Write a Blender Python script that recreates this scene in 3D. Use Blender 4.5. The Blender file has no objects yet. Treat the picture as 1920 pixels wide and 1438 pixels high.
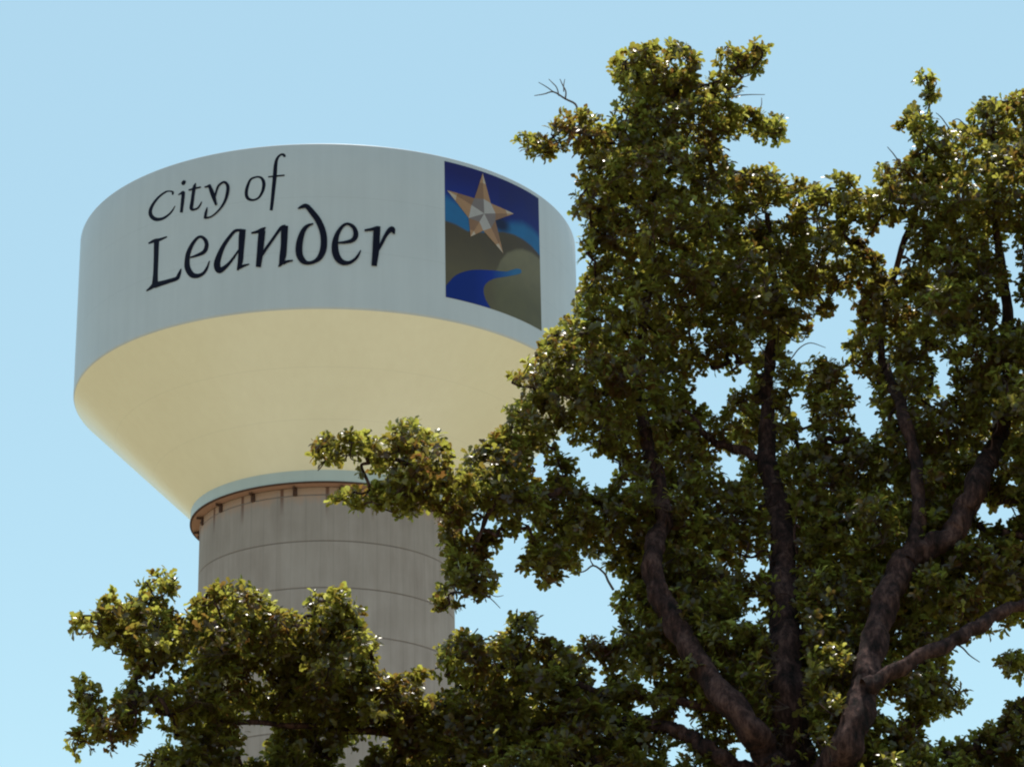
# Water tower behind an oak tree, seen from the ground through a long lens.
import bpy, bmesh, math, json
import numpy as np
from mathutils import Vector

scene = bpy.context.scene
COL = scene.collection
rng = np.random.default_rng(11)

# ---------------------------------------------------------------- camera
YAW, PITCH, ROLL, FPX = 0.07409, 0.37684, -0.01925, 4991.5
EYE = np.array([0.0, 0.0, 1.6])
fw = np.array([math.sin(YAW)*math.cos(PITCH), math.cos(YAW)*math.cos(PITCH), math.sin(PITCH)])
r0 = np.array([math.cos(YAW), -math.sin(YAW), 0.0]); u0 = np.cross(r0, fw)
rt = r0*math.cos(ROLL) + u0*math.sin(ROLL)
up = -r0*math.sin(ROLL) + u0*math.cos(ROLL)
cam_d = bpy.data.cameras.new('camera'); cam = bpy.data.objects.new('camera', cam_d); COL.objects.link(cam)
cam_d.sensor_width = 36.0; cam_d.lens = FPX/1920*36.0
cam_d.clip_start = 0.1; cam_d.clip_end = 6000
from mathutils import Matrix
cam.matrix_world = Matrix(((rt[0], up[0], -fw[0], EYE[0]), (rt[1], up[1], -fw[1], EYE[1]), (rt[2], up[2], -fw[2], EYE[2]), (0, 0, 0, 1)))
scene.camera = cam

def at(x, y, Y):
    """world point at distance Y (metres north of the photographer) on the sight line through (x, y)"""
    d = fw + rt*(x-960)/FPX - up*(y-719)/FPX
    return EYE + d*(Y/d[1])
def to_px(P):
    q = np.asarray(P) - EYE; z = q@fw
    return 960+FPX*(q@rt)/z, 719-FPX*(q@up)/z

# ---------------------------------------------------------------- render / light
SUN_EL, SUN_AZ = math.radians(75), math.radians(10)     # azimuth clockwise from +Y
w = bpy.data.worlds.new('World'); scene.world = w; w.use_nodes = True
nt = w.node_tree; nt.nodes.clear()
sky = nt.nodes.new('ShaderNodeTexSky'); sky.sky_type = 'NISHITA'; sky.sun_disc = False
sky.sun_elevation = SUN_EL; sky.sun_rotation = SUN_AZ
sky.air_density = 1.0; sky.dust_density = 0.3; sky.ozone_density = 2.0; sky.altitude = 300
hs = nt.nodes.new('ShaderNodeMix'); hs.data_type = 'RGBA'; hs.blend_type = 'MULTIPLY'; hs.inputs[0].default_value = 1.0
hs.inputs[7].default_value = (1.50, 1.52, 1.10, 1)
bg = nt.nodes.new('ShaderNodeBackground'); bg.inputs['Strength'].default_value = 0.15
ow = nt.nodes.new('ShaderNodeOutputWorld')
nt.links.new(sky.outputs[0], hs.inputs[6]); hz = nt.nodes.new('ShaderNodeMix'); hz.data_type = 'RGBA'; hz.inputs[0].default_value = 0.55      # summer haze evens the sky out
hz.inputs[7].default_value = (3.25, 5.05, 6.2, 1)
nt.links.new(hs.outputs[2], hz.inputs[6]); nt.links.new(hz.outputs[2], bg.inputs['Color']); nt.links.new(bg.outputs[0], ow.inputs['Surface'])
sl = bpy.data.lights.new('sun', 'SUN'); sl.energy = 5.0; sl.angle = math.radians(0.53); sl.color = (1.0, 0.94, 0.84)
so = bpy.data.objects.new('sun', sl); COL.objects.link(so)
sd = Vector((math.sin(SUN_AZ)*math.cos(SUN_EL), math.cos(SUN_AZ)*math.cos(SUN_EL), math.sin(SUN_EL)))
so.rotation_euler = sd.to_track_quat('Z', 'Y').to_euler(); so.location = (0, 60, 120)
scene.view_settings.view_transform = 'Standard'; scene.view_settings.look = 'None'
scene.view_settings.exposure = 0; scene.view_settings.gamma = 1
scene.render.engine = 'CYCLES'
scene.cycles.pixel_filter_type = 'BLACKMAN_HARRIS'; scene.cycles.filter_width = 2.1
scene.cycles.max_bounces = 8; scene.cycles.diffuse_bounces = 1; scene.cycles.transmission_bounces = 6
scene.cycles.use_denoising = True

# ---------------------------------------------------------------- materials
def mat(name, rough=0.6, spec=0.5):
    m = bpy.data.materials.new(name); m.use_nodes = True
    b = m.node_tree.nodes['Principled BSDF']
    b.inputs['Roughness'].default_value = rough; b.inputs['Specular IOR Level'].default_value = spec
    return m, m.node_tree, b
def nd(t, kind, **kw):
    n = t.nodes.new(kind)
    for k, v in kw.items():
        if k.startswith('i_'): n.inputs[k[2:].replace('_', ' ')].default_value = v
        else: setattr(n, k, v)
    return n
def ramp(t, fac, stops):
    r = t.nodes.new('ShaderNodeValToRGB'); e = r.color_ramp.elements
    while len(e) < len(stops): e.new(0.5)
    for k, (p, c) in enumerate(stops): e[k].position = p; e[k].color = (*c, 1) if len(c) == 3 else c
    t.links.new(fac, r.inputs[0]); return r.outputs[0]
def mixc(t, fac, a, b, mode='MIX'):
    m = t.nodes.new('ShaderNodeMix'); m.data_type = 'RGBA'; m.blend_type = mode
    for i, v in ((0, fac), (6, a), (7, b)):
        if hasattr(v, 'links'): t.links.new(v, m.inputs[i])
        else: m.inputs[i].default_value = v if i == 0 or len(v) == 4 else (*v, 1)
    return m.outputs[2]
def math_(t, op, a, b=0.0, clamp=False):
    m = t.nodes.new('ShaderNodeMath'); m.operation = op; m.use_clamp = clamp
    for i, v in enumerate((a, b)):
        if hasattr(v, 'links'): t.links.new(v, m.inputs[i])
        else: m.inputs[i].default_value = v
    return m.outputs[0]
def obj_noise(t, scale, detail=4, stretch=(1, 1, 1), rough=0.55):
    c = t.nodes.new('ShaderNodeTexCoord'); mp = t.nodes.new('ShaderNodeMapping')
    mp.inputs['Scale'].default_value = stretch
    t.links.new(c.outputs['Object'], mp.inputs[0])
    n = nd(t, 'ShaderNodeTexNoise', i_Scale=scale, i_Detail=detail, i_Roughness=rough)
    t.links.new(mp.outputs[0], n.inputs['Vector']); return n.outputs['Fac']
def bump(t, b, h, strength, dist):
    n = nd(t, 'ShaderNodeBump', i_Strength=strength, i_Distance=dist)
    t.links.new(h, n.inputs['Height']); t.links.new(n.outputs[0], b.inputs['Normal'])

def paint_mat(name, col, dirt, rough=0.4, streak=0.5, spec=0.5, hs=(), nm=0, sa=0.12, pseed=0.0, ptone=0.06):
    m, t, b = mat(name, rough, spec)
    n1 = obj_noise(t, 0.35, 5); n2 = obj_noise(t, 1.0, 4, (2.2, 2.2, 0.12))
    f = math_(t, 'MULTIPLY', math_(t, 'ADD', n1, n2), 0.5)
    f = ramp(t, f, [(0.36, (0, 0, 0)), (0.66, (1, 1, 1))])
    c = mixc(t, math_(t, 'MULTIPLY', f, streak), col, dirt)
    if nm:                                    # weld seams between the steel plates
        tcn = t.nodes.new('ShaderNodeTexCoord'); sp = t.nodes.new('ShaderNodeSeparateXYZ'); t.links.new(tcn.outputs['Object'], sp.inputs[0])
        an = math_(t, 'ARCTAN2', sp.outputs['X'], sp.outputs['Y']); fr = math_(t, 'FRACT', math_(t, 'MULTIPLY', an, nm/(2*math.pi)))
        s_ = math_(t, 'LESS_THAN', math_(t, 'ABSOLUTE', math_(t, 'SUBTRACT', fr, 0.5)), 0.0011*nm/16)
        for h in hs: s_ = math_(t, 'MAXIMUM', s_, math_(t, 'LESS_THAN', math_(t, 'ABSOLUTE', math_(t, 'SUBTRACT', sp.outputs['Z'], h)), 0.03))
        c = mixc(t, math_(t, 'MULTIPLY', s_, sa), c, tuple(v*0.45 for v in col))
        pnl = math_(t, 'FLOOR', math_(t, 'ADD', math_(t, 'MULTIPLY', an, nm/(2*math.pi)), 0.5)); wn = nd(t, 'ShaderNodeTexWhiteNoise', noise_dimensions='1D'); t.links.new(math_(t, 'ADD', pnl, pseed), wn.inputs['W'])
        c = mixc(t, math_(t, 'MULTIPLY', math_(t, 'POWER', wn.outputs['Value'], 2.0), ptone), c, tuple(min(0.95, v*1.35) for v in col))
    t.links.new(c, b.inputs['Base Color'])
    bump(t, b, obj_noise(t, 0.45, 3), 0.45, 0.08)
    return m
M = {}
M['wall'] = paint_mat('pale_blue_grey_paint', (0.475, 0.488, 0.525), (0.385, 0.397, 0.43), 0.42, 0.45, 0.5, (56.75, 53.9), 16, 0.10)
M['cone'] = paint_mat('cream_paint', (0.76, 0.70, 0.545), (0.69, 0.62, 0.47), 0.28, 0.5, 0.5, (48.9, 47.0), 18, 0.06, 3.0, 0.04)
M['strip'] = paint_mat('pale_aqua_paint', (0.46, 0.50, 0.49), (0.37, 0.40, 0.39), 0.45, 0.5)
M['ink'], t, b = mat('navy_letter_paint', 0.6, 0.12); b.inputs['Base Color'].default_value = (0.0035, 0.0035, 0.014, 1)
def flat(name, c, r=0.5):
    m, t, b = mat(name, r, 0.35)
    n = obj_noise(t, 3.0, 3)
    t.links.new(mixc(t, math_(t, 'MULTIPLY', n, 0.5), c, tuple(v*0.62 for v in c)), b.inputs['Base Color'])
    return m
# pedestal concrete: form-lift seams, vertical form-board streaks, rust wash at the top
m, t, b = mat('formed_concrete', 0.85, 0.3); M['conc'] = m
c = t.nodes.new('ShaderNodeTexCoord'); sp = t.nodes.new('ShaderNodeSeparateXYZ'); t.links.new(c.outputs['Object'], sp.inputs[0])
ang = math_(t, 'ARCTAN2', sp.outputs['X'], sp.outputs['Y'])
cb = t.nodes.new('ShaderNodeCombineXYZ'); t.links.new(math_(t, 'MULTIPLY', ang, 6.4), cb.inputs[0]); t.links.new(math_(t, 'MULTIPLY', sp.outputs['Z'], 0.10), cb.inputs[1])
nz = nd(t, 'ShaderNodeTexNoise', i_Scale=2.4, i_Detail=5, i_Roughness=0.6); t.links.new(cb.outputs[0], nz.inputs['Vector'])
nz2 = obj_noise(t, 0.5, 5)
f = ramp(t, math_(t, 'ADD', math_(t, 'MULTIPLY', nz.outputs['Fac'], 0.55), math_(t, 'MULTIPLY', nz2, 0.45)), [(0.30, (0.250, 0.198, 0.178)), (0.5, (0.310, 0.252, 0.232)), (0.70, (0.375, 0.310, 0.290))])
# vertical board joints every 0.62 m of arc
fr = math_(t, 'FRACT', math_(t, 'MULTIPLY', ang, 6.4/0.72)); ln = math_(t, 'LESS_THAN', math_(t, 'ABSOLUTE', math_(t, 'SUBTRACT', fr, 0.5)), 0.045)
f = mixc(t, math_(t, 'MULTIPLY', ln, 0.13), f, (0.10, 0.085, 0.075))
# form panels: tone changes from block to block
pan = math_(t, 'FLOOR', math_(t, 'MULTIPLY', ang, 18/(2*math.pi)))
cbp = t.nodes.new('ShaderNodeCombineXYZ'); t.links.new(pan, cbp.inputs[0]); t.links.new(math_(t, 'FLOOR', math_(t, 'DIVIDE', math_(t, 'SUBTRACT', sp.outputs['Z'], 41.69), 2.33)), cbp.inputs[1])
wp = nd(t, 'ShaderNodeTexWhiteNoise', noise_dimensions='2D'); t.links.new(cbp.outputs[0], wp.inputs['Vector'])
f = mixc(t, math_(t, 'MULTIPLY', wp.outputs['Value'], 0.16), f, (0.42, 0.37, 0.35))
# lift tone: every lift a little different
lift = math_(t, 'FLOOR', math_(t, 'DIVIDE', math_(t, 'SUBTRACT', sp.outputs['Z'], 41.69), 2.33))
wn = nd(t, 'ShaderNodeTexWhiteNoise', noise_dimensions='1D'); t.links.new(lift, wn.inputs['W'])
f = mixc(t, math_(t, 'MULTIPLY', wn.outputs['Value'], 0.22), f, (0.17, 0.15, 0.13))
mr = nd(t, 'ShaderNodeMapRange'); mr.inputs[1].default_value = 43.55; mr.inputs[2].default_value = 44.15
zz = math_(t, 'ADD', sp.outputs['Z'], math_(t, 'MULTIPLY', math_(t, 'SUBTRACT', nz.outputs['Fac'], 0.5), 1.3)); t.links.new(zz, mr.inputs[0])
f = mixc(t, math_(t, 'MULTIPLY', mr.outputs[0], 0.72), f, (0.40, 0.225, 0.145))
# rust runs under each anchor bracket (20 degrees apart)
fa = math_(t, 'FRACT', math_(t, 'ADD', math_(t, 'MULTIPLY', ang, 18/(2*math.pi)), 0.5))
da = math_(t, 'ABSOLUTE', math_(t, 'SUBTRACT', fa, 0.5))
mr2 = nd(t, 'ShaderNodeMapRange'); mr2.inputs[1].default_value = 0.055; mr2.inputs[2].default_value = 0.02; t.links.new(da, mr2.inputs[0])
mr3 = nd(t, 'ShaderNodeMapRange'); mr3.inputs[1].default_value = 42.9; mr3.inputs[2].default_value = 44.0; t.links.new(zz, mr3.inputs[0])
f = mixc(t, math_(t, 'MULTIPLY', math_(t, 'MULTIPLY', mr2.outputs[0], mr3.outputs[0]), 0.85), f, (0.10, 0.035, 0.02))
t.links.new(f, b.inputs['Base Color']); bump(t, b, nz.outputs['Fac'], 0.4, 0.03)
M['rust'] = flat('rusty_steel', (0.075, 0.032, 0.02), 0.8)
M['stain'] = flat('rust_stained_soffit', (0.34, 0.185, 0.125), 0.85)
M['seam'] = flat('dark_form_seam', (0.235, 0.19, 0.175), 0.9)
# bark
m, t, b = mat('oak_bark', 0.9, 0.2); M['bark'] = m
n = math_(t, 'ADD', math_(t, 'MULTIPLY', obj_noise(t, 11.0, 8, (1, 1, 0.3), 0.75), 0.6), math_(t, 'MULTIPLY', obj_noise(t, 4.0, 6, (1, 1, 0.8), 0.7), 0.4))
t.links.new(ramp(t, n, [(0.40, (0.006, 0.003, 0.003)), (0.50, (0.040, 0.018, 0.017)), (0.61, (0.13, 0.066, 0.056))]), b.inputs['Base Color'])
bump(t, b, n, 1.0, 0.09)
M['twig'] = flat('grey_brown_twig', (0.085, 0.060, 0.052), 0.85)
# leaves: glossy top, light shines through, each leaf its own tone
m = bpy.data.materials.new('oak_leaf'); m.use_nodes = True; t = m.node_tree; b = t.nodes['Principled BSDF']; M['leaf'] = m
g = t.nodes.new('ShaderNodeNewGeometry'); rpi = g.outputs['Random Per Island']
pn = obj_noise(t, 1.5, 3)
tone = math_(t, 'ADD', math_(t, 'MULTIPLY', rpi, 0.5), math_(t, 'MULTIPLY', math_(t, 'SUBTRACT', pn, 0.26), 1.0), True)
lc = ramp(t, tone, [(0.0, (0.050, 0.017, 0.014)), (0.25, (0.050, 0.025, 0.012)), (0.48, (0.052, 0.038, 0.011)), (0.75, (0.088, 0.074, 0.017)), (1.0, (0.17, 0.125, 0.040))])
tc = ramp(t, tone, [(0.0, (0.26, 0.09, 0.04)), (0.22, (0.32, 0.19, 0.04)), (0.45, (0.38, 0.33, 0.05)), (0.7, (0.56, 0.56, 0.09)), (1.0, (0.90, 0.84, 0.28))])
t.links.new(lc, b.inputs['Base Color']); b.inputs['Roughness'].default_value = 0.30; b.inputs['Specular IOR Level'].default_value = 0.5
t.links.new(math_(t, 'ADD', 0.27, math_(t, 'MULTIPLY', g.outputs['Backfacing'], 0.45)), b.inputs['Roughness'])      # glossy above, dull below
t.links.new(math_(t, 'SUBTRACT', 0.6, math_(t, 'MULTIPLY', g.outputs['Backfacing'], 0.5)), b.inputs['Specular IOR Level'])
tr = t.nodes.new('ShaderNodeBsdfTranslucent'); t.links.new(tc, tr.inputs['Color'])
mx = t.nodes.new('ShaderNodeMixShader'); mx.inputs[0].default_value = 0.52
t.links.new(b.outputs[0], mx.inputs[1]); t.links.new(tr.outputs[0], mx.inputs[2]); t.links.new(mx.outputs[0], t.nodes['Material Output'].inputs['Surface'])
# ground
m, t, b = mat('dry_grass', 0.95, 0.1); M['grass'] = m
n = obj_noise(t, 0.09, 8); n2 = obj_noise(t, 3.0, 4)
t.links.new(mixc(t, n2, ramp(t, n, [(0.35, (0.26, 0.20, 0.10)), (0.6, (0.38, 0.30, 0.17))]), (0.20, 0.165, 0.075)), b.inputs['Base Color'])
m, t, b = mat('pale_bounce_ground', 0.9, 0.2); M['bounce_ground'] = m  # pale warm surface of the added bounce disc
t.links.new(ramp(t, obj_noise(t, 6.0, 6), [(0.3, (0.44, 0.40, 0.33)), (0.7, (0.58, 0.54, 0.46))]), b.inputs['Base Color'])

# ---------------------------------------------------------------- mesh helpers
def link(name, me, m, parent=None, smooth=False):
    for mm in (m if isinstance(m, (list, tuple)) else [m]): me.materials.append(mm)
    if smooth: me.polygons.foreach_set('use_smooth', np.ones(len(me.polygons), bool))
    o = bpy.data.objects.new(name, me); COL.objects.link(o)
    if parent: o.parent = parent; o.location = -Vector(parent_loc(parent))
    return o
def parent_loc(p):
    v = Vector(p.location)
    while p.parent: p = p.parent; v = v + Vector(p.location)
    return v
def np_mesh(name, verts, loops, starts):
    me = bpy.data.meshes.new(name); verts = np.asarray(verts, np.float32)
    me.vertices.add(len(verts)); me.vertices.foreach_set('co', verts.ravel())
    me.loops.add(len(loops)); me.loops.foreach_set('vertex_index', np.asarray(loops, np.int32))
    me.polygons.add(len(starts)); me.polygons.foreach_set('loop_start', np.asarray(starts, np.int32))
    me.update(calc_edges=True); me.validate(); return me
def py_mesh(name, v, f):
    me = bpy.data.meshes.new(name); me.from_pydata([tuple(map(float, p)) for p in v], [], f); me.update(); return me

TX, TY = 0.0, 128.0
R = 12.937
ZT, ZB = 59.596, 51.06
tower = bpy.data.objects.new('water_tower', None); COL.objects.link(tower); tower.location = (TX, TY, 0)
tower['label'] = 'pale blue and cream water tower on a concrete pedestal behind the oak'
tower['category'] = 'water tower'

def lathe(name, prof, m, parent, seg=288, closed=True):
    """prof: (r, z) from top to bottom, sharp breaks kept by doubled points"""
    v, f = [], []
    for (r, z) in prof:
        for k in range(seg):
            a = 2*math.pi*k/seg; v.append((r*math.cos(a), r*math.sin(a), z))
    for i in range(len(prof)-1):
        if prof[i] == prof[i+1]: continue
        for k in range(seg):
            k2 = (k+1) % seg
            f.append((i*seg+k, (i+1)*seg+k, (i+1)*seg+k2, i*seg+k2))
    me = py_mesh(name, v, f)
    for mm in [m]: me.materials.append(mm)
    me.polygons.foreach_set('use_smooth', np.ones(len(me.polygons), bool))
    o = bpy.data.objects.new(name, me); COL.objects.link(o); o.parent = parent
    return o

def fillet(cx, cz, rad, a0, a1, n=6):
    return [(cx+rad*math.cos(math.radians(a0+(a1-a0)*k/n)), cz+rad*math.sin(math.radians(a0+(a1-a0)*k/n))) for k in range(n+1)]
wall = lathe('tank_wall', [(R-0.12, ZT-0.5), (R-0.12, ZT), (R-0.12, ZT)] + fillet(R-0.05, ZT-0.05, 0.05, 90, 0, 4) +
             [(R, 57.5), (R, 55.3), (R, 53.2), (R, ZB+0.02)] + fillet(R-0.16, ZB+0.02, 0.16, 0, -50, 6), M['wall'], tower)
e = (R-0.16+0.16*math.cos(math.radians(-50)), ZB+0.02-0.16*math.sin(math.radians(50)))
cone = lathe('tank_cone', [e] + [(e[0]+(6.86-e[0])*k/8, e[1]+(45.126-e[1])*k/8) for k in range(1, 9)], M['cone'], tower)
roof = lathe('tank_roof', [(0.01, ZT+0.85), (3, ZT+0.78), (6, ZT+0.52), (9, ZT+0.08), (11.5, ZT-0.35), (R-0.12, ZT-0.5)], M['wall'], tower)
ring = lathe('support_ring', [(6.86, 45.126), (6.862, 45.12), (6.862, 45.12), (6.862, 44.55), (6.862, 44.55)] , M['strip'], tower)
ledge = lathe('ring_ledge', [(6.862, 44.55), (6.90, 44.54), (6.90, 44.54), (6.90, 44.485), (6.90, 44.485), (6.80, 44.475)], M['rust'], tower)
soffit = lathe('ring_soffit', [(6.80, 44.475), (6.40, 44.42)], M['stain'], tower)
# pedestal with recessed pour joints
prof = [(6.4, 44.40)]
z = 44.02
seams = []
while z > 6:
    seams.append(z)
    prof += [(6.4, z+0.035), (6.4, z+0.035), (6.365, z+0.02), (6.365, z-0.02), (6.4, z-0.035), (6.4, z-0.035)]
    z -= 2.33
prof += [(6.4, 5.0), (6.9, 2.5), (7.6, 0.0)]
ped = lathe('pedestal', prof, M['conc'], tower)
for z in seams:
    s = lathe('pour_joint', [(6.369, z+0.022), (6.388, z+0.02), (6.388, z-0.02), (6.369, z-0.022)], M['seam'], ped)
# anchor brackets under the ledge
def box(v, f, c, ax, ay, az):
    n = len(v)
    for i in (-1, 1):
        for j in (-1, 1):
            for k in (-1, 1): v.append(np.array(c)+i*np.array(ax)+j*np.array(ay)+k*np.array(az))
    for q in ((0, 1, 3, 2), (4, 6, 7, 5), (0, 4, 5, 1), (2, 3, 7, 6), (0, 2, 6, 4), (1, 5, 7, 3)): f.append(tuple(n+i for i in q))
for k in range(18):
    th = math.radians(-54.0+20*k)            # 0 = facing the photographer
    n_ = np.array((math.sin(th), -math.cos(th), 0)); tg = np.array((math.cos(th), math.sin(th), 0)); zz_ = np.array((0, 0, 1.0))
    v, f = [], []
    box(v, f, n_*6.44 + zz_*44.20, tg*0.10, n_*0.05, zz_*0.19)
    box(v, f, n_*6.58 + zz_*44.34, tg*0.035, n_*0.16, zz_*0.055)
    box(v, f, n_*6.50 + zz_*44.12, tg*0.035, n_*0.035, zz_*0.035)
    o = link('anchor_bracket', py_mesh('anchor_bracket', v, f), M['rust']); o.parent = tower

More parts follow.
